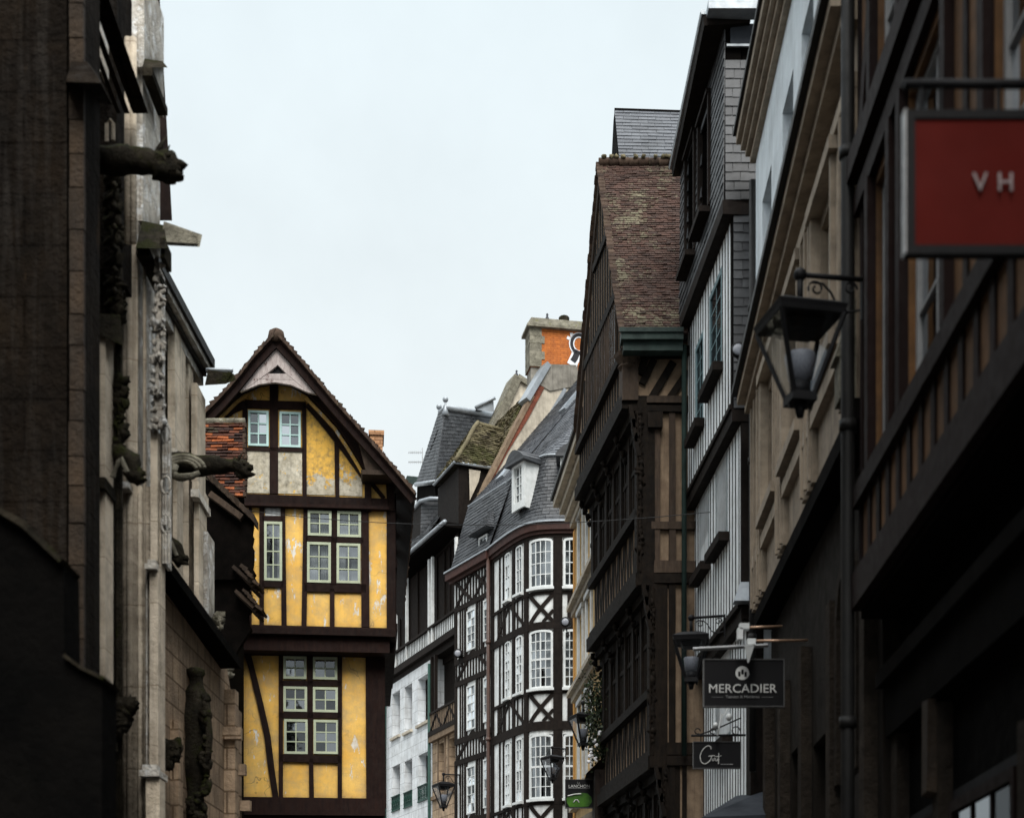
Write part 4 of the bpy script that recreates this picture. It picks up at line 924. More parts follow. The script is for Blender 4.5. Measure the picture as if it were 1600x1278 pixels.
for w in wn[3:]:
    b = MB(); b.fbox(FN, w[0]-.02, w[1]+.02, w[2]+.40, w[2]+.43, -.12, -.05); b.fbox(FN, w[0]-.02, w[1]+.02, w[2]-.1, w[2]-.07, -.12, -.05)
    for k in range(9): u = w[0]+(w[1]-w[0])*k/8; b.fbox(FN, u-.012, u+.012, w[2]-.07, w[2]+.40, -.1, -.07)
    for k in range(4): u = w[0]+(w[1]-w[0])*(k+.5)/4; b.tube([FN.P(u+.06*math.cos(i*.785), w[2]+.17+.1*math.sin(i*.785), -.06) for i in range(9)], .012, 5)
    b.build('balcony_railing', M['green_dark'], N2)
b = MB(); b.tube([FN.P(uL0-.1, z, .0) for z in (3, 8, ZB-.7)], .05, 8); b.lathe(FN.P(uL0-.05, ZB-.95, .1), [(.05, 0), (.12, .2), (.13, .4)], 8); b.tube([FN.P(uM+.02, z, .0) for z in (3, 8, ZB-.6)], .05, 8); b.build('drainpipe', M['green_dark'], N2)
b = MB(); b.fbox(FN, uM+.01, uL0, .02, ZN+.3, -6, -.85); b.build('wall', M['soffit'], N2); b = MB(); b.fbox(FN, .02, uM, .02, ZN+.3, -6, -1.02); b.build('wall', M['soffit'], N1)
N3 = thing('timber_house', 'sliver of dark timbered house between the yellow house and the white ashlar house', 'house', tuple(FN.P(uL0+2, 0, 0)))
b = MB(); b.fbox(FN, uL0+.003, uL0+6, 0, 13.2, -5, -.3); b.build('wall', M['timber_bw'], N3)
b = MB(); b.fbox(FN, uL0+.25, uL0+.33, 9.3, 12.8, -.3, -.05); b.fbox(FN, uL0+.25, uL0+.33, 4, 8.2, -.3, -.05); b.build('post', M['white_plaster'], N3)
b = MB(); b.fbox(FN, uL0+.1, uL0+1.2, 8.5, 9.25, -.3, .15); b.build('balcony', M['white_plaster'], N3)
b = MB(); b.hexa([FN.P(uL0, 13.15, .2), FN.P(uL0+6.2, 13.15, .2), FN.P(uL0+6.2, 13.15, -5), FN.P(uL0, 13.15, -5), FN.P(uL0, 13.3, .2), FN.P(uL0+6.2, 13.3, .2), FN.P(uL0+6.2, 15.5, -3), FN.P(uL0, 15.5, -3)]); b.build('roof', M['slate_dark'], N3)
# lower slate roof, steep, and the turret
t = MB(); tile_quad(t, inn(uL0, bz, -.3), inn(uM+.05, bz, -.3), inn(uM+.05, bz+1.6, .8), inn(uL0, bz+1.6, .8), .12, .2, .012, .5); t.build('roof', M['slate_dark'], N2)
def pt(px, py, Y): return W(px, py, Y)
A1, B1, C1 = pt(686, 643, 54), pt(696, 637, 52.3), pt(778, 650, 55); A0, B0, C0 = pt(650, 757, 54), pt(679, 753, 51.6), pt(775, 745, 54.5)
t = MB(); tile_quad(t, A0, B0, B1, A1, .13, .2, .012, .5); tile_quad(t, B0, C0, C1, B1, .13, .2, .012, .5); t.build('turret_roof', M['slate_dark'], N2)
t = MB(); dn = Vector((.0, .12, -.02)); t.hexa([A0+dn, B0+dn, C0+dn, A0+Vector((4, 3, 0)), A1+dn, B1+dn, C1+dn, C1+Vector((0, 1, 0))]); t.build('roof_boarding', M['soffit'], N2)
t = MB(); t.tube([B1, C1], .11, 8); t.tube([A0, B0, C0], .08, 8); t.tube([A1, B1], .05, 8)
t.hexa([pt(743, 640, 53), pt(772, 644, 53.3), pt(772, 644, 54), pt(743, 640, 54), pt(748, 634, 53), pt(771, 626, 53.3), pt(771, 626, 54), pt(748, 634, 54)]); t.tube([pt(743, 637, 53), pt(768, 624, 53.2), pt(774, 622, 53.2)], .06, 8)
t.build('zinc_ridge', M['zinc'], N2)
for P1 in (A1, B1):
    t = MB(); t.lathe(P1+Vector((0, 0, -.25)), [(.15, -.15), (.06, .1), (.035, .2), (.03, .30), (.02, .32)], 10); t.blob(P1+Vector((0, 0, .16)), .10, .10, .105, 14, 0); 
    if P1 is B1: 
        for v in t.v: v.z += .12
    t.build('finial', M['zinc'], N2)
t = MB(); vv = [pt(652, 758, 54), pt(680, 755, 51.9), pt(706, 752, 52.3), pt(700, 880, 52.3), pt(680, 880, 51.9), pt(645, 905, 54)]; t.add([*vv], [(0, 1, 4, 5), (1, 2, 3, 4)]); t.build('turret_wall', M['soffit'], N2)
t = MB(); tile_quad(t, pt(657, 842, 50.6), pt(696, 838, 50.2), pt(700, 784, 50.2), pt(658, 784, 50.6), .12, .18, .012, .5); t.build('slate_hanging', M['slate_dark'], N2)
t = MB(); t.add([pt(642, 880, 52), pt(657, 850, 50.65), pt(657, 785, 50.65), pt(642, 803, 52)], [(0, 1, 2, 3)]); t.add([pt(657, 850, 50.62), pt(700, 840, 50.25), pt(700, 784, 50.25), pt(657, 785, 50.62)], [(0, 1, 2, 3)]); t.build('dormer_wall', M['timber_bw'], N2)
t = MB(); t.tube([pt(640, 803, 52.2), pt(657, 783, 50.5), pt(672, 779, 50.2), pt(701, 780, 50.1)], .07, 8); t.build('dormer_gutter', M['zinc'], N2)
t = MB(); t.tube([pt(664, 850, 50.0), pt(672, 832, 49.9), pt(682, 818, 49.8), pt(700, 792, 49.6)], .10, 7); t.tube([pt(682, 840, 49.4), pt(700, 812, 49.2)], .05, 6); t.lathe(pt(662, 858, 50), [(.08, 0), (.14, .1), (.1, .2)], 8); t.build('mossy_verge', M['tile_moss'], N2)
# aerials
for i, (px, py) in enumerate(((641, 707), (641, 722))):
    t = MB(); Yq = 56; t.tube([pt(px-3, py, Yq), pt(px+20, py, Yq)], .012, 5)
    for k in range(8): p = pt(px-2+k*3, py, Yq); t.tube([p-Vector((0, 0, .05)), p+Vector((0, 0, .05))], .006, 4)
    if i == 0: t.tube([pt(660, 740, Yq), pt(660, 700, Yq)], .014, 5)
    o = t.build('aerial', M['metal_grey']); tag(o, ['upper rooftop television aerial left of the slate turret', 'lower rooftop television aerial left of the slate turret'][i], 'aerial', 'television aerials')
t = MB(); t.hexa([pt(630, 757, 56), pt(655, 757, 56), pt(655, 757, 58), pt(630, 757, 58), pt(636, 743, 56), pt(655, 745, 56), pt(655, 745, 58), pt(636, 743, 58)]); o = t.build('far_roof', M['copper']); tag(o, 'sliver of green copper roof between the yellow house and the turret', 'roof')
# ================================================================== right side of the street
FR = Fr(2.5, 0, 80, 2400, +1)                 # u is practically the depth
qR = FR.q; uR_ = lambda px, o=0: FR.q(px, 1000, o)[0]
# ---- near ochre and brown timbered house
R1 = thing('timber_house', 'near dark brown timbered house with dim ochre panels, at the right edge', 'house', (3.4, 9, 0))
b = MB(); wA = [(9.95, 11.12, 6.15, 8.3), (11.62, 12.28, 6.15, 8.3), (7.6, 8.9, 6.15, 8.3), (9.2, 10.6, 8.95, 11.2), (11.3, 12.2, 8.95, 11.2)]
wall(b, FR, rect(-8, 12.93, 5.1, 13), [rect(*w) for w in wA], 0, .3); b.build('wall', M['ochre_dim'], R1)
for w in wA: window(R1, FR, w, 2, 4, M['letter_dim'], o=-.10, fw=.05, mw=.025, fd=.05)
b = MB()
b.fbox(FR, -8, 12.93, 5.08, 5.36, -.4, .08, .01); b.fbox(FR, -8, 12.93, 5.92, 6.10, -.05, .07, .01); b.fbox(FR, -8, 12.93, 8.38, 8.56, -.05, .06, .01); b.fbox(FR, -8, 12.93, 8.66, 8.86, -.05, .12, .01)
b.build('sill_beam', M['timber_red'], R1)
b = MB(); u = 12.85
while u > 3:
    b.fbox(FR, u-.055, u+.055, 5.36, 5.92, -.02, .02, .008); u -= .36
for w in wA:
    for uu in (w[0]-.07, w[1]+.07): b.fbox(FR, uu-.065, uu+.065, w[2]-.05, w[3]+.08, -.02, .07, .008)
for u in (9.5, 9.15, 7.3, 6.9, 6.5, 12.8, 12.5): b.fbox(FR, u-.05, u+.05, 6.1, 8.38, -.02, .02, .008)
for u in (12.9, 12.5, 11.0, 10.85, 8.95, 8.6, 8.2, 7.8): b.fbox(FR, u-.05, u+.05, 8.86, 13, -.02, .02, .008)
b.build('stud', M['timber_red'], R1)
b = MB()
b.line(FR, [(12.7, 8.9), (12.0, 10.4)], .16, -.02, .06); b.build('brace', M['timber_red'], R1)
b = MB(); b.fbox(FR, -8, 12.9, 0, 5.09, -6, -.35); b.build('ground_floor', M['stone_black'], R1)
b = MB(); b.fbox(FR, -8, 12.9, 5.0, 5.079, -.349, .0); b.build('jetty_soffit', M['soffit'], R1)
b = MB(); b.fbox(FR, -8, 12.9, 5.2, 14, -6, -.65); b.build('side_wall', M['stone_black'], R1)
b = MB()
for uu in (12.75, 11.35, 9.2): b.fbox(FR, uu-.10, uu+.10, 0, 4.3-.25*(12.75-uu), -.36, -.24, .015)
b.build('pier', M['pier_dim'], R1)
b = MB(); b.fbox(FR, -8, 12.9, 4.42, 4.55, -.35, -.12, .01); b.fbox(FR, -8, 12.9, 4.0, 4.42, -.35, -.20); b.build('shop_fascia', M['soffit'], R1)
for (u0, u1) in ((11.6, 12.5), (9.5, 11.1)): window(R1, FR, (u0, u1, .8, 3.2), 3, 3, M['timber_red'], o=-.32, fw=.08, mw=.03, fd=.04, room=.02, glass='glass_dark')
b = MB(); b.fbox(FR, 11.28, 11.46, 3.3, 4.0, -.239, -.17, .02); b.build('stone_jamb', M['stone_brown2'], R1)
b = MB(); b.fbox(FR, -8, 12.9, 12.9, 13.2, -6, .4); b.build('roof', M['slate_dark'], R1)
# ---- tan and white house
R2 = thing('town_house', 'tan panelled house with heavy cornices and white upper storey behind the large lantern', 'house', (3.2, 16.5, 0))
wT = [(13.9, 14.9, 7.9, 9.3), (15.9, 16.9, 7.9, 9.3), (17.7, 18.7, 7.9, 9.3)]
b = MB(); zc = lambda u: 10.36-.081*(u-13)
wall(b, FR, [(13.0, 6.9), (19.95, 6.9), (19.95, zc(19.95)-.06), (13.0, zc(13)-.06)], [rect(*w) for w in wT], 0, .3); b.build('wall', M['tan'], R2)
for w in wT: window(R2, FR, w, 2, 4, M['cream_stone'], o=-.13, fw=.07, mw=.03, fd=.06)
b = MB()
for w in wT:
    for k, (e, oo) in enumerate([(.16, .05), (.09, .10)]):
        b.fbox(FR, w[0]-e, w[0]-e+.06, w[2]-.1, w[3]+.12, -.02, oo, .003); b.fbox(FR, w[1]+e-.06, w[1]+e, w[2]-.1, w[3]+.12, -.02, oo, .003)
    b.fbox(FR, w[0]-.18, w[1]+.18, w[3]+.123, w[3]+.24, -.02, .13); b.fbox(FR, w[0]-.18, w[1]+.18, w[2]-.22, w[2]-.103, -.02, .14)
b.build('window_surround', M['tan_trim'], R2)
b = MB()
for u in (13.12, 13.45, 15.15, 15.4, 15.65, 17.12, 17.3, 17.5, 18.95, 19.2, 19.5, 19.8):
    b.fbox(FR, u-.07, u+.07, 6.92, 9.55, -.02, .06, .004); b.fbox(FR, u-.025, u+.025, 6.95, 9.52, .06, .09, .003)
b.fbox(FR, 13.05, 19.9, 7.45, 7.6, -.02, .075); b.fbox(FR, 13.05, 19.9, 9.56, 9.69, -.02, .08)
b.build('pilaster', M['tan_trim'], R2)
b = MB(); cb = lambda b, u0, u1, d0, d1, o0, o1: b.hexa([FR.P(u0, zc(u0)+d0, o0), FR.P(u1, zc(u1)+d0, o0), FR.P(u1, zc(u1)+d0, o1), FR.P(u0, zc(u0)+d0, o1), FR.P(u0, zc(u0)+d1, o0), FR.P(u1, zc(u1)+d1, o0), FR.P(u1, zc(u1)+d1, o1), FR.P(u0, zc(u0)+d1, o1)])
cb(b, 13.0, 19.98, -.26, -.15, -.2, .14); cb(b, 13.0, 19.98, -.147, -.04, -.2, .24); b.build('cornice', M['tan_trim'], R2)
b = MB(); cb(b, 13.0, 20.0, -.037, .05, -.3, .31); b.build('cornice_cap', M['pipe'], R2)
b = MB(); wW = [(15.35, 16.12, 10.7, 11.98), (16.7, 17.52, 10.6, 11.98), (18.45, 19.3, 10.6, 11.92), (13.9, 14.7, 10.6, 12.0)]
wall(b, FR, [(13.0, zc(13)), (19.95, zc(19.95)), (19.95, 13.0), (13.0, 13.0)], [rect(*w) for w in wW], .0, .42); b.build('wall', M['white_render'], R2)
for w in wW: window(R2, FR, w, 2, 3, M['timber_bw'], o=-.38, fw=.05, fd=.05, room=.1)
b = MB()
for z0, z1, o in [(12.80, 12.88, .07), (12.883, 12.96, .13), (12.963, 13.04, .19), (13.043, 13.16, .25)]: b.fbox(FR, 13.0, 20.0, z0, z1, -.3, o)
b.build('eave_cornice', M['tan_trim'], R2)
b = MB(); b.fbox(FR, 13.0, 20.02, 13.163, 13.22, -.3, .29); b.build('gutter', M['pipe'], R2)
b = MB(); b.fbox(FR, 13.0, 19.9, 6.6, 12.9, -6, -.45); b.fbox(FR, 13.0, 19.9, 0, 6.6, -6, -.75); b.build('side_wall', M['stone_shaded'], R2)
b = MB(); b.fbox(FR, 13.0, 19.95, 6.72, 6.898, -.8, .03); b.build('jetty_soffit', M['soffit'], R2)
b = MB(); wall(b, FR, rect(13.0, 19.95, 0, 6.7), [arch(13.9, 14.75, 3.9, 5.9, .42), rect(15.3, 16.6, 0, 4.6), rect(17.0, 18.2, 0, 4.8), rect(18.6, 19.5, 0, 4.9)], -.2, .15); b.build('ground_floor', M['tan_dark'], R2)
b = MB()
for u in (13.3, 15.0, 16.8, 18.4, 19.75): b.fbox(FR, u-.11, u+.11, 0, 5.7, -.21, -.08, .01)
b.build('pier', M['pier_dim'], R2)
b = MB(); ar_ = arch(13.9, 14.75, 3.9, 5.9, .42)
b.line(FR, [(u+(.07 if u > 14.3 else -.07), z) for u, z in ar_[1:]]+[(13.83, 3.9)], .12, -.21, -.12, .01); b.build('arch_surround', M['pier_dim'], R2)
b = MB(); b.fbox(FR, 13.0, 13.25, 6.9, 7.25, .02, .16); b.hexa([FR.P(13.0, 7.25, .02), FR.P(13.25, 7.25, .02), FR.P(13.25, 7.25, .2), FR.P(13.0, 7.25, .2), FR.P(13.0, 7.75, .02), FR.P(13.25, 7.75, .02), FR.P(13.25, 7.7, .06), FR.P(13.0, 7.7, .06)]); b.build('corbel', M['moss_pale'], R2)
b = MB(); b.fbox(FR, 13.05, 13.35, 6.25, 6.6, -.5, -.1); b.build('junction_box', M['metal_grey'], R2)
DP = MB(); DP.tube([FR.P(12.96, z, .10) for z in (0, 4, 9, 13)], .058, 12)
for z in (4.1, 6.6, 8.9, 10.6): DP.tube([FR.P(12.96, z, .10), FR.P(12.96, z+.09, .10)], .075, 12)
o = DP.build('drainpipe', M['pipe']); tag(o, 'thick black downpipe between the ochre timbered house and the tan house', 'drainpipe', 'downpipes on the right side')
DP = MB(); DP.tube([FR.P(20.05, z, .03) for z in (4.9, 8, 12.6)], .045, 10)
for z in (6.6, 8.9, 10.9): DP.tube([FR.P(20.05, z, .03), FR.P(20.05, z+.09, .03)], .06, 10)
o = DP.build('drainpipe', M['pipe']); tag(o, 'thin black downpipe between the tan and white house and the slate-hung house', 'drainpipe', 'downpipes on the right side')
# ---- slate-hung house
F3 = Fr(2.86, 20.5, (660-800)/2400, 1, +1); L3 = 3.5
S3 = thing('timber_house', 'narrow house with slate-hung top storey and white close-studded floors below', 'house', (2.9, 22, 0))
def z3(py, Y=20.5): return EYE+(HYP-py)/FP*Y
ze, zs1, zs2, zs3, zs4 = 14.95, z3(315), z3(640), z3(948), z3(1262)
SB3 = Fr(2.86, 20.5, 1, 0, -1)                   # end wall facing down the street
w3s = [F3.qr(1098, 1113, 180, 345), F3.qr(1077, 1090, 235, 410)]
b = MB(); wall(b, F3, rect(0, L3, zs1, ze), [rect(*w) for w in w3s], 0, .2); b.build('wall', M['soffit'], S3)
t = MB()
kp = lambda a_, b_: not any(w[0]-.02 < a_*L3 < w[1]+.02 and w[2]-.02 < zs1+(ze-zs1)*b_ < w[3]+.02 for w in w3s)
tiles(t, bil(F3.P(-.02, zs1, .035), F3.P(L3, zs1, .035), F3.P(L3, ze, .015), F3.P(-.02, ze, .015)), ze-zs1, .12, .14, .01, .4, kp)
tiles(t, bil(SB3.P(-.02, zs1, .035), SB3.P(.62, zs1, .035), SB3.P(.62, ze-.5, .015), SB3.P(-.02, ze-.5, .015)), ze-.5-zs1, .125, .17, .01, .4); t.build('slate_cladding', M['slate_dark'], S3)
for w in w3s: window(S3, F3, w, 2, 4, M['timber_bw'], o=-.12, fw=.05, fd=.05, room=.15)
b = MB()
for w in w3s: b.fbox(F3, w[0]-.06, w[1]+.06, w[2]-.09, w[2]-.01, -.05, .20); b.fbox(F3, w[0]-.07, w[0]-.005, w[2], w[3]+.06, -.05, .075); b.fbox(F3, w[1]+.005, w[1]+.07, w[2], w[3]+.06, -.05, .075); b.fbox(F3, w[0]-.07, w[1]+.07, w[3]+.063, w[3]+.12, -.05, .10)
b.build('window_frame', M['timber_bw'], S3)
b = MB(); b.hexa([F3.P(-.12, ze-.05, -.3), F3.P(L3+.05, ze-.05, -.3), F3.P(L3+.05, ze-.10, .14), F3.P(-.12, ze-.12, .32), F3.P(-.12, ze+.1, -.3), F3.P(L3+.05, ze+.1, -.3), F3.P(L3+.05, ze+.03, .16), F3.P(-.12, ze+.03, .34)]); b.build('eave', M['timber_bw'], S3)
b = MB(); b.tube([F3.P(-.14, ze+.05, .34), F3.P(L3+.06, ze+.05, .17)], .035, 6); b.fbox(SB3, -.28, 1.0, ze-.02, ze+.10, .10, .34); b.fbox(SB3, .0, .9, ze-.34, ze-.31, .03, .06); b.build('gutter', M['zinc'], S3)
b = MB(); b.fbox(SB3, .05, .9, ze-.30, ze-.03, .0, .04); b.build('fascia_panel', M['awning'], S3)
def studs(root, fr, u0, u1, z0, z1, holes, step, w, o, mt, name='stud', tilt=.0):
    b = MB(); u = u0+step/2
    while u < u1:
        segs = [(z0, z1)]
        for h in holes:
            if h[0]-w/2 < u < h[1]+w/2: segs = [s_ for a_, c_ in segs for s_ in ((a_, min(c_, h[2])), (max(a_, h[3]), c_)) if s_[1]-s_[0] > .03]
        for a_, c_ in segs:
            d = (R()-.5)*tilt; b.line(fr, [(u-d, a_), (u+d, c_)], w*(.8+.4*R()), o-.02, o+.005, .004)
        u += step*(.9+.2*R())
    b.build(name, mt, root)
for i, (z0, z1, off, px0, wins, step) in enumerate([
    (zs2, zs1-.18, -.09, 1145, [F3.qr(1108, 1128, 440, 590, -.09), F3.qr(1086, 1099, 530, 670, -.09)], .20),
    (zs3, zs2-.18, -.20, 1155, [F3.qr(1118, 1137, 700, 848, -.20), F3.qr(1093, 1108, 760, 890, -.20)], .21),
    (zs4-2.5, zs3-.18, -.34, 1160, [F3.qr(1118, 1142, 1010, 1160, -.34)], .19)]):
    b = MB(); wall(b, F3, rect(0, L3, z0, z1), [rect(*w) for w in wins], off, .2); b.build('wall', M['white_boards'], S3)
    studs(S3, F3, .02, L3, z0+.02, z1-.02, wins, step, .045, off, M['timber_bw'], tilt=.03)
    for w in wins: window(S3, F3, w, 2, 5, M['teal'], o=off-.03, fw=.08, mw=.02, fd=.03, glass='glass_dark')
    b = MB()
    for w in wins[:2]: b.fbox(F3, w[0]-.10, w[1]+.10, w[2]-.13, w[2]-.01, off-.02, off+.15, .005)
    b.build('sill_beam', M['timber_bw'], S3)
    b = MB(); b.fbox(F3, -.05, L3, z1+.005, z1+.18, off-.3, off+.13, .008); b.fbox(F3, -.02, L3, z0-.003, z0+.07, off-.1, off+.05, .006); b.build('jetty_beam', M['timber_bw'], S3)
    fr_ = Fr(F3.P(0, 0, off).x, 20.5, 1, 0, -1)
    if i == 0:
        t = MB(); tiles(t, bil(fr_.P(.0, z0, .04), fr_.P(.26, z0, .04), fr_.P(.26, z1, .02), fr_.P(.0, z1, .02)), z1-z0, .125, .13, .01, .4); t.build('slate_corner', M['slate_dark'], S3)
        b = MB(); b.fbox(fr_, -.01, .30, z0-.1, z1+.2, -.3, .018); b.build('end_wall', M['soffit'], S3)
    elif i == 1:
        b = MB(); b.fbox(fr_, .0, .16, z0-.2, z1+.2, -.3, .02, .006); b.build('corner_post', M['timber_bw'], S3); b = MB(); b.fbox(fr_, .162, .34, z0, z1+.2, -.3, .01); b.build('end_wall', M['white_plaster'], S3)
    else:
        b = MB(); b.fbox(fr_, -.02, .15, z0-1, z1+.2, -.3, .02, .006); b.build('corner_post', M['timber_bw'], S3); b = MB(); b.fbox(fr_, .152, .34, z0, z1+.2, -.3, .01); b.build('end_wall', M['white_render'], S3)
t = MB(); cz = z3(945); fr_ = Fr(F3.P(0, 0, -.2).x, 20.5, 1, 0, -1); t.hexa([fr_.P(-.12, cz, 0), fr_.P(.34, cz, 0), fr_.P(.34, cz, .22), fr_.P(-.12, cz, .22), fr_.P(-.02, cz+.3, 0), fr_.P(.34, cz+.3, 0), fr_.P(.34, cz+.3, .03), fr_.P(-.02, cz+.3, .03)]); t.build('lead_skirt', M['zinc'], S3)
b = MB(); b.hexa([F3.P(.03, 0, -.56), F3.P(L3, 0, -.56), F3.P(L3, 0, -5), F3.P(.03, 0, -5), F3.P(.03, zs1+.1, -.56), F3.P(L3, zs1+.1, -.56), F3.P(L3, zs1+.1, -5), F3.P(.03, zs1+.1, -5)]); b.fbox(F3, .02, L3, zs1, ze, -5, -.22); b.build('side_wall', M['soffit'], S3)
b = MB(); b.fbox(F3, -.05, L3, zs1-.19, zs1-.003, -.4, .06, .006); b.build('jetty_beam', M['timber_bw'], S3)
b = MB(); aw = [W(1097, 1276, 19.6), W(1196, 1272, 19.6), W(1192, 1236, 20.5), W(1150, 1243, 21.3)]; dz_ = Vector((0, 0, -.10)); b.add([*aw]+[p+dz_ for p in aw], [(0, 1, 2, 3), (0, 4, 5, 1), (4, 5, 6, 7), (1, 5, 6, 2), (0, 3, 7, 4)]); o = b.build('awning', M['awning']); tag(o, 'dark sloping shop awning at the foot of the white close-studded house', 'awning')

# ---- carved dark oak house with red tiled roof
F4 = Fr(1.80, 24.0, (480-800)/2400, 1, +1)
def L4(px, o): return F4.q(px, 1000, o)[0]
C4 = thing('timber_house', 'jettied dark carved oak house with weathered red tile roof', 'house', (1.8, 26, 0))
def zz4(py): return EYE+(HYP-py)/FP*24.0
zj = [zz4(619), zz4(895), zz4(1179)]                # 11.41, 8.65, 5.81
L = 4.2
offs = [0, -.22, -.42, -.62]
rzx, rzY = W(972, 518, 24.0), None
Zeav = zz4(520)
# end wall planes
def E4(off): p = F4.P(0, 0, off); return Fr(p.x, 24.0, 1, 0, -1)
e0 = E4(0)
# attic/gable storey
Zr = EYE+(HYP-258)/FP*26.1; Yr = 2.1
b = MB(); gh = 13.1
b.prism(F4, [(0, zj[0]), (L, zj[0]), (L, Zeav), (Yr, Zr-.25), (0, Zeav)], -.2, 0); b.build('wall', M['tan_plaster'], C4)
b = MB(); b.fbox(F4, .0, L, zj[0], zj[0]+.14, -.1, .06, .01)
def zgab(u): return Zeav+(Zr-Zeav)*(u/Yr if u < Yr else (L-u)/(L-Yr))-.15
sb = zj[0]+.62
for k in range(20):
    u = .08+(L-.16)*k/19; b.fbox(F4, u-.05, u+.05, zj[0]+.14, min(zgab(u), 99), -.02, .014, .006)
b.fbox(F4, -.02, L, sb, sb+.13, -.05, .10, .01); uc_ = lambda z: max(0, (z-Zeav+.25)/(Zr-Zeav)*Yr); b.fbox(F4, uc_(sb+1.4), L-uc_(sb+1.4), sb+1.25, sb+1.40, -.05, .06, .01)
b.fbox(F4, uc_(sb+2.8), L-uc_(sb+2.8), sb+2.6, sb+2.73, -.05, .05, .01)
b.build('stud', M['timber_carved'], C4)
b = MB()
for (u0, u1) in ((.75, 1.4), (1.6, 2.5), (2.7, 3.4)): b.fbox(F4, u0, u1, sb+.13, sb+1.25, -.01, .035)
b.build('window_band', M['glass'], C4)
b = MB()
for u0 in [k*.145+.75 for k in range(19)]: b.fbox(F4, u0-.02, u0+.02, sb+.13, sb+1.25, .016, .045, .003)
b.build('mullion', M['timber_lit'], C4)
# jettied storeys
for i in range(3):
    off = offs[i+1]; zt = zj[i]-.22; zb = zj[i+1] if i < 2 else 2.8
    b = MB(); b.fbox(F4, 0, L, zb, zt, off-.3, off-.05); b.build('wall', M['tan_plaster'], C4)
    b = MB(); b.fbox(F4, 0, L, zb+1.05, zt-.2, off-.045, off-.02); b.build('window_band', M['glass'], C4)
    b = MB(); b.fbox(F4, -.06, L, zj[i]-.22, zj[i]-.003, off-.3, offs[i]+.10, .012); b.fbox(F4, -.02, L, zj[i]-.36, zj[i]-.223, off-.2, offs[i]-.06, .012); b.build('jetty_beam', M['timber_carved'], C4)
    b = MB(); b.fbox(F4, 0, L, zb+.92, zb+1.06, off-.1, off+.08, .008); b.fbox(F4, 0, L, zt-.32, zt-.15, off-.1, off+.05, .008); b.fbox(F4, 0, L, zb, zb+.12, off-.1, off+.05, .008); b.fbox(F4, 0, L, zt-.85, zt-.78, off-.1, off+.03, .006)
    b.build('sill_beam', M['timber_carved'], C4)
    b = MB(); n = 26
    for k in range(n+1):
        u = .05+(L-.1)*k/n; big = k % 4 == 0
        b.fbox(F4, u-(.065 if big else .028), u+(.065 if big else .028), zb+1.06, zt-.2, off-.05, off+(.06 if big else .02), .006)
    b.build('mullion', M['timber_carved'], C4)
    b = MB(); n = 9
    for k in range(n):
        u0 = L*k/n+.05; u1 = L*(k+1)/n; um = (u0+u1)/2
        b.fbox(F4, u0-.05, u0+.04, zb+.12, zb+.92, off-.06, off-.035, .006)
        b.line(F4, [(um, zb+.12), (um-.04, zb+.5), (u0+.06, zb+.92)], .07, off-.06, off-.038, .006); b.line(F4, [(um+.02, zb+.12), (um+.08, zb+.5), (u1-.08, zb+.92)], .07, off-.06, off-.04, .006)
    b.build('stud', M['timber_carved'], C4)
    # carved corner post and consoles
    E = E4(off)
    b = MB(); b.fbox(F4, -.10, .12, zb-.2, zt+.2, off-.2, off+.08, .012)
    for k in range(30):
        z = zb+.2+(zt-zb-.2)*k/30; b.blob(F4.P(-.08, z, off+.03+R()*.02), .035+.03*R(), .05, .05+.03*R(), 7, .7)
    for k in range(3):
        b.line(E4(off), [(-.04-.03*k, zt-.75+.22*k), (-.10-.03*k, zt-.5+.22*k), (-.06-.06*k, zt-.40+.22*k)], .06, -.05, .12)
    for sgn in (0, .05): b.tube([F4.P(-.11, zb, off+.08-sgn), F4.P(-.11, zt, off+.08-sgn)], .014, 6)
    b.build('carved_post', M['timber_carved'], C4)
    for k in range(1, 5):
        b = MB()
        for m_ in range(4): b.blob(F4.P(L*k/4-.06, zt-.42+m_*.11, off+.04+.05*m_), .05, .06, .07, 6, .4)
        b.build('console', M['timber_carved'], C4)
    x0 = .02; x1 = 1.1; zt2 = zj[i]
    b = MB(); b.fbox(E, x0, x1, zb-.1, zt2-.02, -.3, -.03); b.build('end_wall', M['tan_plaster'], C4)
    b = MB(); sx = e0
    for px, wpx, dk in [(1018, 26, 1), (1050, 10, 1), (1069, 7, 1)]:
        X = (px-800)/FP*24; w_ = wpx/FP*24; uu = X-E.x
        if uu-w_/2 > -.05: b.fbox(E, uu-w_/2, uu+w_/2, zb, zt2-.03, -.05, .03, .01)
    b.fbox(E, .0, x1, zt2-.17, zt2-.02, -.05, .06, .01); b.fbox(E, .2, x1, zb, zb+.18, -.05, .05, .01)
    if i == 0: b.fbox(E, .1, x1, zz4(828), zz4(816), -.05, .045, .01)
    b.build('end_frame', M['timber_lit'] if i < 1 else M['timber_carved'], C4)
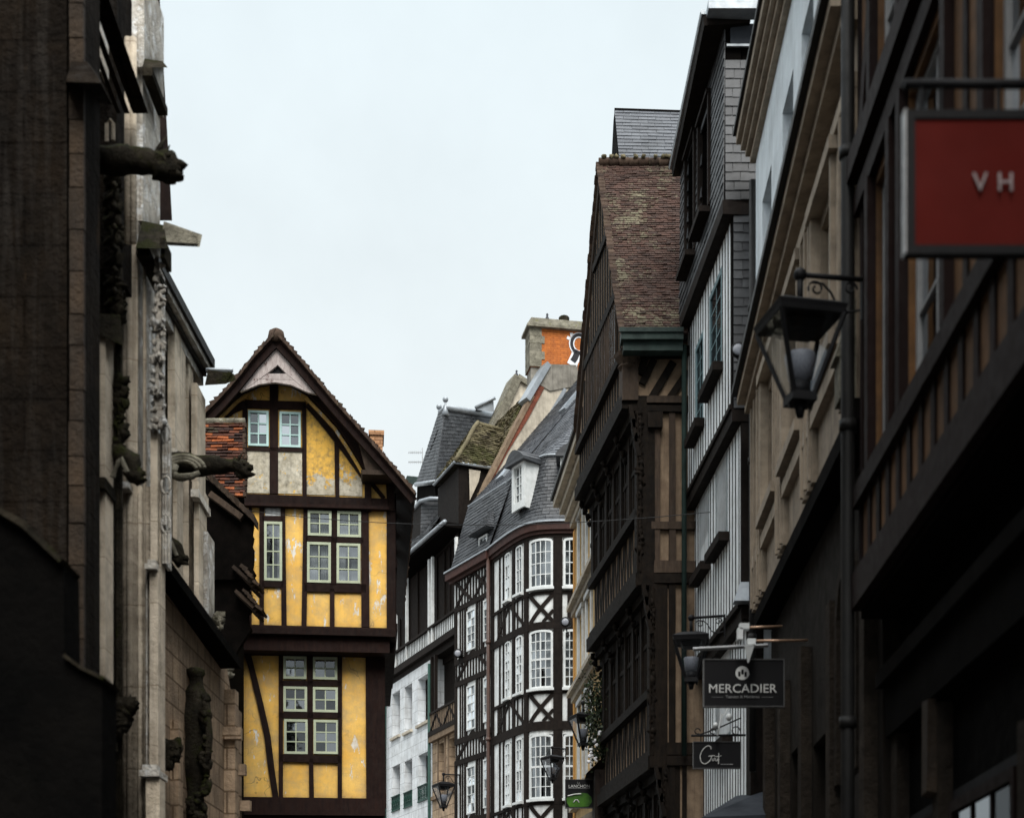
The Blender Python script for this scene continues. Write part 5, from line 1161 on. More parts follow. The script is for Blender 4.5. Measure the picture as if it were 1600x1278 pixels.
# end wall of the attic, with slanting braces
p0 = e0; xq = lambda px: (px-800)/FP*24-e0.x
b = MB(); b.fbox(e0, .02, 1.05, zj[0], Zeav-.1, -.3, -.03); b.build('end_wall', M['tan_plaster'], C4)
b = MB()
for a1, a2 in [((1003, 600), (1022, 562)), ((1012, 632), (1052, 566)), ((1040, 632), (1075, 580)), ((1000, 585), (1008, 560))]:
    b.line(e0, [(xq(a1[0]), zz4(a1[1])), (xq(a2[0]), zz4(a2[1]))], .11, -.05, .025, .01)
b.fbox(e0, .05, 1.1, zz4(645), zz4(631), -.1, .06, .01); b.fbox(e0, xq(1012), xq(1034), zz4(672), zz4(648), -.1, .12, .01)
b.build('end_frame', M['timber_carved'], C4)
b = MB(); b.fbox(F4, -.12, .14, zj[0]-.1, Zeav-.35, -.15, .10, .012)
b.lathe(F4.P(-.02, Zeav-.62, .0), [(.10, 0), (.16, .06), (.13, .10), (.20, .2), (.22, .26)], 8)
b.build('carved_post', M['timber_lit'], C4)
b = MB(); b.fbox(e0, -.05, 1.15, zz4(560), zz4(545), -.3, .12, .01); b.build('wall_plate', M['timber_carved'], C4)
# roof: facing slope, far slope, verge, ridge, copper gutter
G0, G1 = W(972, 522, 23.75), W(1075, 522, 23.75); H0 = W(936, 258, 26.1); H1 = W(1075, 258, 26.1)
t = MB(); tile_quad(t, G0, G1, H1, H0, .060, .13, .010, .8); t.build('roof', M['tile_red'], C4)
far = F4.P(L+.15, Zeav+.1, .05); farR = far+Vector((3, .5, 0))
t = MB(); tile_quad(t, far, farR, H1, H0, .10, .17, .018, .8); t.build('roof', M['tile_red'], C4)
t = MB()
for A, B in ((G0, H0), (far, H0)):
    d = (B-A); n = int(d.length/.1)
    for k in range(n):
        p = A+d*(k/n); s_ = d*(1.2/n); e = Vector((.04+R()*.02, 0, 0)); t.hexa([p-e, p+e, p+s_+e, p+s_-e, p-e+Vector((0, 0, .05)), p+e+Vector((0, 0, .05)), p+s_+e+Vector((0, 0, .03)), p+s_-e+Vector((0, 0, .03))])
t.build('verge_tiles', M['tile_brown'], C4)
t = MB()
for A, B in ((G0, H0), (far, H0)):
    t.hexa([A+Vector((0, 0, -.25)), A+Vector((.06, .0, -.25)), B+Vector((.06, 0, -.3)), B+Vector((0, 0, -.3)), A+Vector((0, 0, -.01)), A+Vector((.06, .0, -.01)), B+Vector((.06, 0, -.01)), B+Vector((0, 0, -.01))])
t.build('barge_board', M['timber_lit'], C4)
t = MB(); dn = Vector((0, .05, -.10)); t.hexa([G0+dn, G1+dn, H1+dn, H0+dn, G0+Vector((0, 0, -.02)), G1+Vector((0, 0, -.02)), H1+Vector((0, 0, -.02)), H0+Vector((0, 0, -.02))]); t.build('roof_boarding', M['timber_carved'], C4)
t = MB()
for k in range(9): t.tube([H0.lerp(H1, k/9)+Vector((0, 0, .03)), H0.lerp(H1, (k+1.04)/9)+Vector((0, 0, .05))], [.085, .075], 8)
t.build('ridge', M['tile_brown'], C4)
t = MB()
for k in range(14): p = H0.lerp(H1, R()); t.blob(p+Vector((0, -.08, .10)), .04, .04, .035, 6, .5)
t.build('moss_tufts', M['tile_moss'], C4)
t = MB(); g0, g1_ = W(970, 521, 23.6), W(1067, 521, 23.6)
t.box(g0.x, g1_.x, 23.52, 23.78, g0.z-.12, g0.z+.02); t.box(g0.x-.03, g1_.x, 23.49, 23.53, g0.z-.02, g0.z+.05); t.box(g0.x+.04, g1_.x, 23.60, 23.8, g0.z-.26, g0.z-.123); t.build('gutter', M['copper'], C4)
t = MB(); t.tube([W(1069, y, 23.7) for y in (540, 800, 1180)], .038, 8); t.build('downpipe', M['teal_pipe'], C4)
b = MB(); b.fbox(F4, .02, L, 0, zj[0], -5, -.95); b.fbox(F4, .02, L-.02, zj[0], Zeav-.2, -5, -.21); b.build('side_wall', M['timber_carved'], C4)
# ---- slate roof behind the red one
SR = thing('house', 'house behind with blue grey slate roof rising above the red tile ridge', 'house', (3.2, 33, 0))
t = MB(); a0, a1, a2, a3 = W(972, 300, 30), W(1110, 300, 30), W(1110, 177, 32), W(960, 172, 32); tile_quad(t, a0, a1, a2, a3, .14, .30, .01, .35); t.build('roof', M['slate'], SR)
t = MB(); t.tube([a3, a2], .035, 6); bk = W(955, 260, 33.5); t.add([a3, a0, bk, a3+Vector((-.03, 0, 0))], [(0, 1, 2)]); t.hexa([a0+Vector((0, .1, -.05)), a1+Vector((0, .1, -.05)), a1+Vector((0, 4, -.05)), bk, a3+Vector((0, .1, -.05)), a2+Vector((0, .1, -.05)), a2+Vector((0, .3, -.05)), a3+Vector((0, .3, -.05))]); t.build('gable_edge', M['soffit'], SR)
t = MB()
for k in range(9): p = a3.lerp(a2, k/9+.03)+Vector((0, -.02, -.10)); p2 = a3.lerp(a2, (k+.5)/9+.03)+Vector((0, -.10, -.22)); p3 = a3.lerp(a2, (k+1)/9+.03)+Vector((0, -.02, -.10)); t.tube([p, p2+Vector((0, -.03, 0)), p3], .014, 4)
t.build('zinc_ridge', M['zinc'], SR)
b = MB(); b.box(a3.x+.3, a3.x+3, 31, 35, 0, a0.z+.3); b.build('wall', M['soffit'], SR)
# ---- cream and orange rendered house
F5 = Fr((935-800)/FP*30.5, 30.5, (595-800)/FP, 1, +1)
q5 = lambda px, py, o=0: F5.q(px, py, o)
C5 = thing('town_house', 'cream and orange rendered house with moulded cornices beyond the carved oak house', 'house', (1.6, 32, 0))
ue = q5(899, 900)[0]; z5e = 12.75
w5 = []
for (z0, z1) in [(11.15, 12.45), (9.25, 10.35), (6.9, 8.4)]:
    for u0 in (.9, 2.2): w5.append((u0, u0+.62, z0, z1))
b = MB(); wall(b, F5, rect(-.6, ue, 0, z5e), [rect(*w) for w in w5], 0, .2); b.build('wall', M['cream'], C5)
for w in w5: window(C5, F5, w, 2, 3, M['white_paint'], o=-.12, fw=.06, fd=.05)
b = MB()
for w in w5:
    b.fbox(F5, w[0]-.13, w[0]-.003, w[2]-.08, w[3]+.1, -.02, .05); b.fbox(F5, w[1]+.003, w[1]+.13, w[2]-.08, w[3]+.1, -.02, .05); b.fbox(F5, w[0]-.15, w[1]+.15, w[3]+.1, w[3]+.2, -.02, .08)
b.build('window_surround', M['white_plaster'], C5)
b = MB(); 
for z in (10.62, 8.72): b.fbox(F5, -.6, ue, z, z+.12, -.05, .10); b.fbox(F5, -.6, ue, z+.123, z+.22, -.05, .20)
b.fbox(F5, -.6, ue, 6.3, 6.45, -.05, .15)
b.build('string_course', M['cream_stone'], C5)
b = MB()
for k, (z, o) in enumerate([(12.6, .12), (12.75, .24), (12.9, .36), (13.05, .50)]): b.fbox(F5, -.6, ue, z, z+.147, -.2, o)
b.build('eave_cornice', M['cream_stone'], C5)
b = MB(); b.fbox(F5, -.6, ue+.02, 13.2, 13.28, -.3, .56); b.build('gutter', M['pipe'], C5)
b = MB(); b.fbox(F5, ue-.02, ue+.28, 0, 12.6, -1.5, .02); b.build('end_wall', M['orange'], C5)
b = MB(); b.fbox(F5, -.6, ue, 0, 13.1, -5, -.22); b.build('side_wall', M['cream'], C5)
# ---- balcony shrub
b = MB(); bc = W(938, 1120, 28.6)
PLN = thing('shrub', 'leafy dark green balcony shrub with white flowers beside the carved oak house', 'plant', tuple(bc+Vector((0, 0, -1))))
lf = MB(); fl = MB(); stm = MB()
for k in range(1900):
    px = 0; c = W(935+random.gauss(0, 13), random.choice([1085+random.gauss(0, 22), 1130+random.gauss(0, 24), 1165+random.gauss(0, 16)]), 28.4+random.gauss(0, .25))
    if c.x < (907-800)/FP*28.4+abs((c.z-8.0))*.12: continue
    d = Vector((R()-.5, R()-.5, R()-.3)).normalized()*.07; s_ = d.cross(Vector((R()-.5, R()-.5, R()-.5))).normalized()*.022
    lf.add([c, c+d*.5+s_, c+d, c+d*.5-s_], [(0, 1, 2, 3)])
for (x, y) in [(936, 1145), (929, 1158), (932, 1164), (924, 1173), (923, 1181), (940, 1150), (921, 1190), (930, 1186)]:
    c = W(x, y, 28.0)
    for k in range(4): fl.blob(c+Vector(((R()-.5)*.06, 0, (R()-.5)*.06)), .028, .028, .024, 6, .3)
for k in range(22):
    a_ = W(940+R()*10, 1190, 28.6); e_ = W(915+R()*38, 1060+R()*80, 28.4+R()*.3); stm.tube([a_, a_.lerp(e_, .5)+Vector((.05, 0, .05)), e_], .009, 4)
lf.build('foliage', M['leaf'], PLN); fl.build('flower', M['flower'], PLN); stm.build('stem', M['timber_bw'], PLN)
t = MB(); r0, r1, r2, r3 = W(916, 1208, 28.5), W(946, 1178, 28.2), W(985, 1178, 28.2), W(985, 1212, 28.5)
t.hexa([r0, r1, r2, r3]+[p+Vector((0, .9, .0)) for p in (r0, r1, r2, r3)]); t.box(r0.x+.15, 2.2, 28.3, 29.2, 5.3, 6.3); o = t.build('porch_roof', M['timber_bw']); tag(o, 'small dark sloping porch roof under the flowering balcony shrub', 'porch')
t = MB(); t.add([W(932, 1215, 29.6), W(956, 1250, 29.6), W(956, 1278, 29.6), W(905, 1278, 29.6), W(932, 1262, 29.6)], [(0, 1, 2, 3, 4)]); t.tube([W(930, 1230, 28.9), W(945, 1240, 28.9), W(952, 1262, 28.9)], .05, 6); o = t.build('shop_canopy', M['cream_stone']); tag(o, 'pale scalloped shop canopy behind the small apple-print sign', 'canopy')
# ================================================================== left side: gothic stone building
FC = Fr(-5.4, 0, 80, 2400, -1); qc = FC.q
CA = thing('gothic_building', 'weathered grey brown gothic stone building with buttresses, tall eaves and carved piers along the left', 'building', (-5.2, 16, 0))
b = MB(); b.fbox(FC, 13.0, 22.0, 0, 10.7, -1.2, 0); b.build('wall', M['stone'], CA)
b = MB(); b.fbox(FC, -8, 12.99, 0, 12.5, -1.2, .02); b.build('near_wall', M['stone_shaded'], CA)
b = MB(); b.fbox(FC, 16.5, 21.85, 10.45, 10.68, -.3, .18); b.fbox(FC, 16.5, 21.88, 10.683, 10.80, -.3, .28); b.fbox(FC, 16.5, 21.88, 10.86, 10.93, -.3, .40); b.build('cornice', M['stone_lit'], CA)
b = MB(); b.fbox(FC, 16.5, 21.86, 10.803, 10.857, -.3, .33); b.fbox(FC, 16.5, 21.9, 10.933, 11.06, -.3, .44); b.build('gutter', M['pipe'], CA)
def fp(px0, px1, py0, py1, Y, dep, mat=None, bb=None, j=0):      # upright block seen face-on at depth Y
    A, B = W(px0, py1, Y), W(px1, py0, Y); t = (bb or b)
    if px1 < 800 and px0 < 400:                 # keep the far edge of the block's street side where the block ends
        dep2 = min(dep, .6*(px1-px0)*Y/(800-px1)); B.x = A.x+(B.x-A.x)-((800-px1)*dep2/FP)*1.0 if False else (px1-800)/FP*(Y+dep2)
        dep = dep2
    t.box(A.x, B.x, Y, Y+dep, A.z, B.z)
b = MB(); fp(225, 264, 480, 1250, 20.3, .4); fp(255, 302, 560, 1250, 21.1, .3); fp(262, 290, 505, 705, 20.2, 1.2); fp(299, 321, 598, 752, 21.0, .9); fp(270, 286, 705, 980, 20.3, 1.0); fp(300, 326, 752, 770, 20.9, .9); fp(303, 323, 770, 1012, 21.0, .9); fp(288, 300, 740, 1010, 21.2, .8)
b.build('pilaster', M['stone'], CA)
b = MB(); fp(262, 296, 700, 712, 20.0, 1.3); fp(298, 329, 764, 776, 20.8, 1.0); fp(283, 306, 915, 927, 20.6, .6); fp(306, 324, 955, 965, 20.7, .6); b.build('ledge', M['stone_lit'], CA)
b = MB(); fp(317, 335, 830, 1012, 21.3, .6); b.build('pier', M['stone_lit'], CA)
# lower aisle wall with hood and lancet
b = MB(); lan = arch(19.0, 19.55, 4.6, 6.1, .55, 8, True)
zh = 6.55
wall(b, FC, [(16.5, 0), (21.75, 0), (21.75, 6.0), (21.3, 6.5), (20.9, zh), (16.5, zh+.35)], [lan], .75, .3); b.build('aisle_wall', M['stone_brown'], CA)
b = MB(); b.prism(FC, [(c[0], c[1]) for c in lan], .44, .46); b.build('lancet_glass', M['interior'], CA)
b = MB(); b.hexa([FC.P(16.5, zh+.22, .0), FC.P(20.9, zh-.12, .0), FC.P(20.9, zh-.12, 1.02), FC.P(16.5, zh+.22, .95), FC.P(16.5, zh+.9, .0), FC.P(20.9, zh+.55, .0), FC.P(20.9, zh, 1.02), FC.P(16.5, zh+.36, .95)]); b.build('hood_mould', M['stone_black'], CA)
b = MB()
for u, z0, z1, o in [(21.1, 0, 6.2, .9), (21.5, 0, 6.0, .86), (20.2, 0, 4.2, .86), (18.2, 0, 5.2, .85)]: b.fbox(FC, u, u+.22, z0, z1, .6, o, .01)
for k in range(3): b.fbox(FC, 21.0+k*.3, 21.12+k*.3, 5.5-k*.45, 5.65-k*.45, .6, 1.0, .01)
b.build('shaft', M['stone_brown'], CA)
# pier at the middle of the picture's left part
Y = 16.0
b = MB(); fp(188, 258, 345, 1400, Y, 1.6); fp(228, 234, 890, 1400, Y-.08, .1); fp(205, 250, 105, 345, Y+.1, 1.2); fp(205, 256, -60, 105, Y, 1.2); b.build('pier', M['stone_lit'], CA)
b = MB(); fp(190, 258, 760, 1400, Y-.03, .2); fp(176, 192, 880, 1400, Y-.05, .5); b.build('pier_base', M['stone'], CA)
b = MB()
for px, r in ((192, .022), (197, .034), (203, .05), (209, .026), (213, .018), (226, .02)): A = W(px, 1380, Y-.02); b.tube([A, W(px, 380, Y-.02)], r, 8)
for px, r in ((219, .03), ): b.tube([W(px, 1380, Y-.03), W(px, 760, Y-.03)], r, 8)
b.build('shaft', M['stone'], CA)
b = MB(); fp(235, 253, 672, 876, Y-.12, .2); fp(234, 254, 886, 1196, Y-.14, .2); fp(228, 258, 1208, 1400, Y-.16, .25)
b.build('slender_shaft', M['stone'], CA)
b = MB()
for y0, y1, x0, x1 in [(874, 880, 230, 256), (880, 888, 226, 258), (1194, 1202, 222, 258), (1202, 1212, 217, 262), (752, 762, 188, 216)]: fp(x0, x1, y0, y1, Y-.22, .4)
b.build('ledge', M['stone_lit'], CA)
b = MB(); A = W(214, 368, Y-.3); t_ = [W(212, 388, Y-.35), W(262, 388, Y-.35), W(262, 388, Y+1), W(212, 388, Y+1), W(222, 345, Y), W(256, 352, Y), W(256, 352, Y+1), W(222, 345, Y+1)]; b.hexa(t_); fp(214, 262, 388, 400, Y-.25, 1.0); fp(250, 268, 372, 402, Y-.3, .8); fp(186, 214, 360, 372, Y-.2, .8); b.build('ledge', M['moss_stone'], CA)
b = MB(); fp(222, 262, 106, 118, Y-.1, 1.2); b.hexa([W(222, 106, Y-.1), W(262, 106, Y-.1), W(262, 106, Y+1), W(222, 106, Y+1), W(226, 92, Y), W(254, 96, Y), W(254, 96, Y+1), W(226, 92, Y+1)]); b.build('ledge', M['moss_stone'], CA)
# crocketed pinnacle carved on the pier
b = MB(); Yp = Y-.10
b.hexa([W(238, 668, Yp-.05), W(256, 668, Yp-.05), W(256, 668, Yp+.2), W(238, 668, Yp+.2), W(243, 515, Yp-.03), W(251, 515, Yp-.03), W(251, 515, Yp+.2), W(243, 515, Yp+.2)])
b.hexa([W(240, 512, Yp-.06), W(254, 512, Yp-.06), W(254, 512, Yp+.2), W(240, 512, Yp+.2), W(243, 402, Yp), W(248, 402, Yp), W(248, 402, Yp+.2), W(243, 402, Yp+.2)])
for k in range(34):
    y = 405+k*7.8+R()*5; e = 1 if k % 2 else -1; wd = 3+6*((y-405)/265 if y < 510 else ((y-500)/170*.6+.35))
    c = W(247+e*wd+(R()-.5)*2, y, Yp-.05); b.blob(c, .014+.016*R(), .025, .02+.022*R(), 7, .8)
for y, n in ((505, 8), (560, 6), (612, 6), (664, 9)):
    for k in range(n): b.blob(W(237+22*k/n, y+(R()-.5)*10, Yp-.06), .018+.012*R(), .035, .04, 7, .8)
for y in (412, 452, 473, 520, 540): b.tube([W(252, y+5, Yp-.05), W(257, y+2, Yp-.05), W(259, y-3, Yp-.05), W(255, y-5, Yp-.05)], [.02, .018, .016, .02], 6)
b.build('crocketed_pinnacle', M['stone_lit'], CA)
b = MB()
for y0 in (770, 830, 690):
    A = [W(248+11+7*math.cos(t)*1.0, y0-12+14*math.sin(t), Y-.05+.0) for t in [i*math.pi/6 for i in range(13)]]; b.tube(A, .014, 6)
    b.tube([W(259, y0+50, Y-.05), W(259, y0, Y-.05)], .014, 6); b.tube([W(255, y0+50, Y-.05), W(255, y0+4, Y-.05)], .012, 6); b.tube([W(264, y0+50, Y-.05), W(264, y0+4, Y-.05)], .012, 6)
fp(253, 268, 655, 880, Y+.02, .5); b.build('blind_tracery', M['stone_lit'], CA)
# upper dark roof edge of the pier, sloping coping and gablet
b = MB(); b.hexa([W(248, 345, 17.6), W(269, 345, 17.6), W(269, 345, 18.6), W(248, 345, 18.6), W(247, -40, 17.6), W(247.5, -40, 17.6), W(247.5, -40, 18.6), W(246, -40, 18.6)]); b.build('timber_edge', M['timber'], CA)
b = MB(); a0, a1 = W(136, -60, 13.2), W(216, 168, 14.6)
for k, (dx, w_) in enumerate(((0, .15), (-.13, .05), (-.21, .04))):
    v = Vector((dx, 0, 0)); d = Vector((w_, 0, 0)); e = Vector((0, 0, .08)); f_ = Vector((0, .10, 0))
    b.hexa([a0+v-d/2, a0+v+d/2, a0+v+d/2+f_, a0+v-d/2+f_, a1+v-d/2, a1+v+d/2, a1+v+d/2+f_, a1+v-d/2+f_])
b.build('coping', M['stone_shaded'], CA)
b = MB(); fp(140, 206, -60, 420, 15.1, .6); fp(140, 192, 420, 1400, 15.4, .6); b.build('recessed_wall', M['stone_shaded'], CA)
b = MB(); fp(156, 170, -60, 112, 14.6, .3); b.build('lit_jamb', M['stone_lit'], CA)
b = MB()
for px in (200, 208): b.tube([W(px, 380, 14.8), W(px, 60, 14.8)], .035, 8)
for y0 in (200, ): b.tube([W(167, y0+22, 14.6), W(167, y0-6, 14.6), W(172, y0-12, 14.6), W(177, y0-6, 14.6), W(177, y0+20, 14.6)], .02, 6)
b.build('shaft', M['stone'], CA)
# foliage ornament
b = MB()
for k in range(120):
    t_ = R(); y = 235+265*t_; x = 160+ (14 if t_ < .5 else 18)*(.3+.9*R())+t_*6; b.blob(W(x+3, y, 14.55+R()*.1), .03+.04*R(), .05, .03+.045*R(), 7, .6)
for k in range(7):
    y = 262+k*33; b.tube([W(165, y+20, 14.5), W(176, y+10, 14.4), W(182, y-3, 14.4), (W(177, y-8, 14.4))], [.03, .028, .022, .03], 7)
b.build('foliage_ornament', M['moss_stone'], CA)
# front column and near buttresses
Yc = 14.3
b = MB(); fp(156, 177, 505, 745, Yc, .6); fp(156, 177, 762, 1148, Yc, .6); fp(154, 180, 1160, 1400, Yc, .6); b.build('column', M['stone'], CA)
b = MB(); fp(153, 180, 745, 752, Yc-.06, .6); fp(151, 182, 752, 762, Yc-.1, .7); fp(150, 184, 1146, 1160, Yc-.08, .7); b.hexa([W(150, 520, Yc-.05), W(192, 540, Yc-.05), W(192, 540, Yc+.6), W(150, 520, Yc+.6), W(150, 490, Yc), W(188, 492, Yc), W(188, 492, Yc+.6), W(150, 490, Yc+.6)]); b.build('ledge', M['moss_stone'], CA)
b = MB()
for px in (184, 188): b.tube([W(px, 1380, 14.8), W(px, 420, 14.8)], .025, 7)
for k in range(40): b.blob(W(181+R()*14, 590+R()*130, 14.6), .03+.03*R(), .05, .035+.03*R(), 7, .6)
b.build('weathered_carving', M['moss_stone'], CA)
Yn = 12.6
b = MB(); A, B = W(-400, 1700, Yn), W(106, -200, Yn); b.box(A.x, B.x-.01, Yn, Yn+.10, 0, 13); b.box(A.x, B.x-.4, Yn+.1, Yn+1.6, 0, 12.9); fp(90, 156, -200, 1700, Yn+.101, .5); b.build('buttress', M['stone_shaded'], CA)
b = MB(); 
y = -160
while y < 1650:
    h = 46+R()*26; fp(107+R()*2, 133+R()*1.5, y, y+h-2, Yn-.02+R()*.02, .06); y += h
b.build('quoin', M['stone_brown2'], CA)
b = MB(); b.hexa([W(103, 128, Yn-.25), W(158, 130, Yn-.25), W(176, 165, Yn+.9), W(103, 150, Yn+.9), W(112, 94, Yn), W(136, 97, Yn), W(150, 110, Yn+.9), W(112, 94, Yn+.9)]); b.build('weathering', M['stone_shaded'], CA)
# nearer low buttress with sloped set-offs
NF = Fr(0, 9.6, 1, 0, -1); nq = lambda x, y: NF.q(x, y)
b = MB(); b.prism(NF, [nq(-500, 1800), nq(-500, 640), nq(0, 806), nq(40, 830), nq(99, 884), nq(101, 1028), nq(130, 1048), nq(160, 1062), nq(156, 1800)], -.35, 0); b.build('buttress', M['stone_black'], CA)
b = MB(); b.line(NF, [nq(-300, 690), nq(0, 800), nq(42, 824), nq(100, 880)], .04, -.34, .07, .01); b.line(NF, [nq(103, 1026), nq(130, 1046), nq(165, 1062)], .02, -.34, .05, .005); b.build('weathering', M['moss_stone'], CA)
# carved corbels
def corbel(x0, x1, y0, y1, Y, mt='moss_stone', n=26):
    b = MB(); A, B = W(x0, y1, Y), W(x1, y0, Y); c = (A+B)/2
    b.hexa([W(x0, y0+(y1-y0)*.25, Y-.1), W(x1, y0+(y1-y0)*.25, Y-.1), W(x1, y0+(y1-y0)*.25, Y+.3), W(x0, y0+(y1-y0)*.25, Y+.3), W(x0, y0, Y-.1), W(x1, y0, Y-.1), W(x1, y0, Y+.3), W(x0, y0, Y+.3)])
    for k in range(n):
        t_ = R(); b.blob(W(x0+(x1-x0)*(1-.7*t_)*R()+2, y0+(y1-y0)*(.2+.8*t_), Y-.05), .04+.03*R(), .06, .04+.04*R(), 8, .6)
    b.build('corbel', M[mt], CA)
corbel(178, 213, 1088, 1138, 14.7); corbel(252, 284, 1155, 1200, 17.2); corbel(337, 352, 955, 985, 21.6, 'moss_pale', 8); corbel(350, 366, 1035, 1058, 22, 'moss_pale', 8)
# ---- gargoyles and water spouts
def gargoyle(spine, radii, Y, label, head=True, mt='moss_stone', ears=True, wing=False, name='gargoyle', nz=.035, flat=1.0):
    b = MB(); pts = [W(x, y, Y) for x, y in spine]; sc_ = Y/FP; root = thing(name, label, name.replace('_', ' '), tuple(pts[0]), 'carved stone gargoyles and spouts')
    Q = []; Rr = []
    for i in range(len(pts)-1):
        for k in range(5): t_ = k/5; Q.append(pts[i].lerp(pts[i+1], t_)); Rr.append((radii[i]*(1-t_)+radii[i+1]*t_)*sc_)
    Q.append(pts[-1]); Rr.append(radii[-1]*sc_)
    n0 = len(b.v); b.tube(Q, Rr, 14)
    for v in b.v: 
        d = mnoise.noise(v*7)*nz+mnoise.noise(v*19)*nz*.5; v.z += d; v.x += d*.7
    if head:
        h = pts[-1]; r = radii[-1]*sc_
        b.blob(h, r*1.25, r*1.1, r*1.1, 16, .25); b.blob(h+Vector((r*.35, -.5*r, r*.75)), r*.45, r*.35, r*.22, 8, .3); b.blob(h+Vector((r*.45, -.95*r, r*.45)), r*.2, r*.15, r*.2, 8, 0)
        for k in range(5): a_ = pts[-2].lerp(h, .15+.17*k); b.tube([a_+Vector((0, -.9*r, -.5*r)), a_+Vector((.1*r, -1.05*r, .2*r)), a_+Vector((.0, -.4*r, 1.05*r))], [.05*r, .16*r, .08*r], 6)
        for k in range(4): b.tube([h+Vector((r*(.6+.22*k), -.35*r, -.22*r)), h+Vector((r*(.6+.22*k), -.35*r, -.5*r))], [.09*r, .02*r], 5)
        b.blob(h, r*.9, r*.9, r*.9, 8, .2); b.blob(h+Vector((r*.8, -.02, -r*.75)), r*.8, r*.6, r*.35, 10, .3); b.blob(h+Vector((r*.9, -.02, r*.1)), r*.75, r*.6, r*.38, 10, .3)
        if ears:
            for e in (-1, 1): b.tube([h+Vector((-r*.5, e*r*.5, r*.7)), h+Vector((-r*.2, e*r*.6, r*1.35)), h+Vector((r*.25, e*r*.6, r*2.1))], [r*.32, r*.22, r*.03], 7)
    o = b.build('body', M[mt], root)
    return root
gargoyle([(150, 246), (185, 250), (215, 252), (245, 256), (258, 262)], [18, 22, 20, 17, 20], 13.9, 'long black mossy gargoyle jutting over the street high on the left, upper of all')
g_ = MB(); A0 = [W(252, 348, 16.1), W(262, 352, 16.1), W(316, 368, 16.4)]
R2G = thing('water_spout', 'plain tapered stone water spout under the white upper pier', 'water spout', tuple(W(255, 365, 16)), 'carved stone gargoyles and spouts')
g_.hexa([W(250, 383, 15.9), W(312, 386, 16.0), W(312, 386, 16.35), W(250, 383, 16.5), W(256, 346, 15.95), W(316, 367, 16.05), W(316, 367, 16.3), W(256, 346, 16.5)]); g_.hexa([W(258, 352, 15.88), W(309, 370, 15.96), W(309, 381, 15.96), W(260, 378, 15.88), W(258, 352, 15.92), W(309, 370, 16.0), W(309, 381, 16.0), W(260, 378, 15.92)]); g_.build('trough', M['moss_pale'], R2G)
R3G = thing('water_spout', 'short mossy stone spout at the far end of the long eaves', 'water spout', tuple(W(330, 590, 21.5)), 'carved stone gargoyles and spouts')
g_ = MB(); g_.hexa([W(320, 602, 21.3), W(352, 600, 21.4), W(352, 600, 21.8), W(320, 602, 21.9), W(325, 578, 21.3), W(362, 582, 21.4), W(362, 582, 21.8), W(325, 578, 21.9)]); g_.hexa([W(352, 600, 21.4), W(369, 594, 21.45), W(369, 594, 21.7), W(352, 600, 21.8), W(356, 580, 21.4), W(365, 584, 21.45), W(365, 584, 21.7), W(356, 580, 21.8)]); g_.build('trough', M['moss_stone'], R3G)
g_ = MB(); g_.tube([W(322, 578, 21.5), W(364, 579, 21.5)], .03, 6); g_.build('lead_lining', M['zinc'], R3G)
G4 = gargoyle([(262, 728), (285, 727), (310, 728), (340, 727), (365, 728), (378, 733)], [18, 22, 17, 12, 11, 12], 19.0, 'stone gargoyle with curved ribbed wing and mossy beast head, in front of the orange tiles', mt='moss_stone')
b = MB()
for r_ in (22, 18, 14): b.tube([W(286+r_*1.55*math.cos(t), 735+r_*1.05*math.sin(t+math.pi)*1.0, 18.75) for t in [math.pi*.05+i*math.pi*.9/10 for i in range(11)]], .028, 7)
b.tube([W(272, 742, 18.7), W(280, 746, 18.7), W(300, 744, 18.7), W(312, 738, 18.7)], [.05, .05, .045, .03], 8); b.tube([W(270, 742, 18.7), W(275, 727, 18.72)], .04, 7)
b.build('wing', M['moss_pale'], G4)
gargoyle([(176, 700), (190, 712), (205, 722), (210, 742)], [10, 16, 15, 12], 14.6, 'crouching dark gargoyle head bent downward beside the left column, above the ring ledge', ears=False)
gargoyle([(250, 846), (262, 850), (276, 858), (281, 874)], [10, 14, 12, 9], 17.6, 'small hunched gargoyle head beside the base of the slender shaft', ears=False, mt='moss_stone')
for (xa, ya, Yq, s_, G_) in ((190, 735, 14.4, 1, None), (268, 866, 17.4, .9, None)):
    b = MB(); 
    for k in (0, 1, 2): b.tube([W(xa-12*s_-k*2, ya+10, Yq), W(xa-6*s_, ya-8-k*3, Yq), W(xa, ya-14-k*3, Yq), W(xa+8*s_+k, ya+2, Yq)], .018, 6)
    b.build('arch_moulding', M['moss_pale'], CA)
# statue, heavily weathered
ST = thing('statue', 'tall black mossy weathered stone figure standing against the left wall', 'statue', tuple(W(305, 1278, 19)))
b = MB(); c = W(306, 1278, 19.0); s_ = 19/FP
b.lathe(c+Vector((0, 0, -.1)), [(r*s_, (1278-y)*s_) for r, y in [(14, 1278), (17, 1262), (13, 1250), (16, 1236), (13, 1222), (16, 1205), (20, 1190), (20, 1150), (19, 1140), (21, 1130), (21, 1100), (20, 1085), (17, 1078), (18, 1070), (13, 1062), (10, 1055), (11, 1045), (15, 1040), (15, 1034), (9, 1031)]], 18, 1, 1, .055); b.build('body', M['moss_stone'], ST)
b = MB()
for k in range(26): b.blob(W(318+R()*8, 1085+R()*150, 18.8), .03+.03*R(), .05, .04+.05*R(), 8, .6)
for k in range(16): b.blob(W(298+R()*22, 1238+R()*40, 18.75), .04+.03*R(), .05, .04+.03*R(), 8, .5)
b.tube([W(322, 1090, 18.8), W(327, 1150, 18.8), W(322, 1210, 18.8)], .045, 7); b.build('drapery', M['moss_stone'], ST)

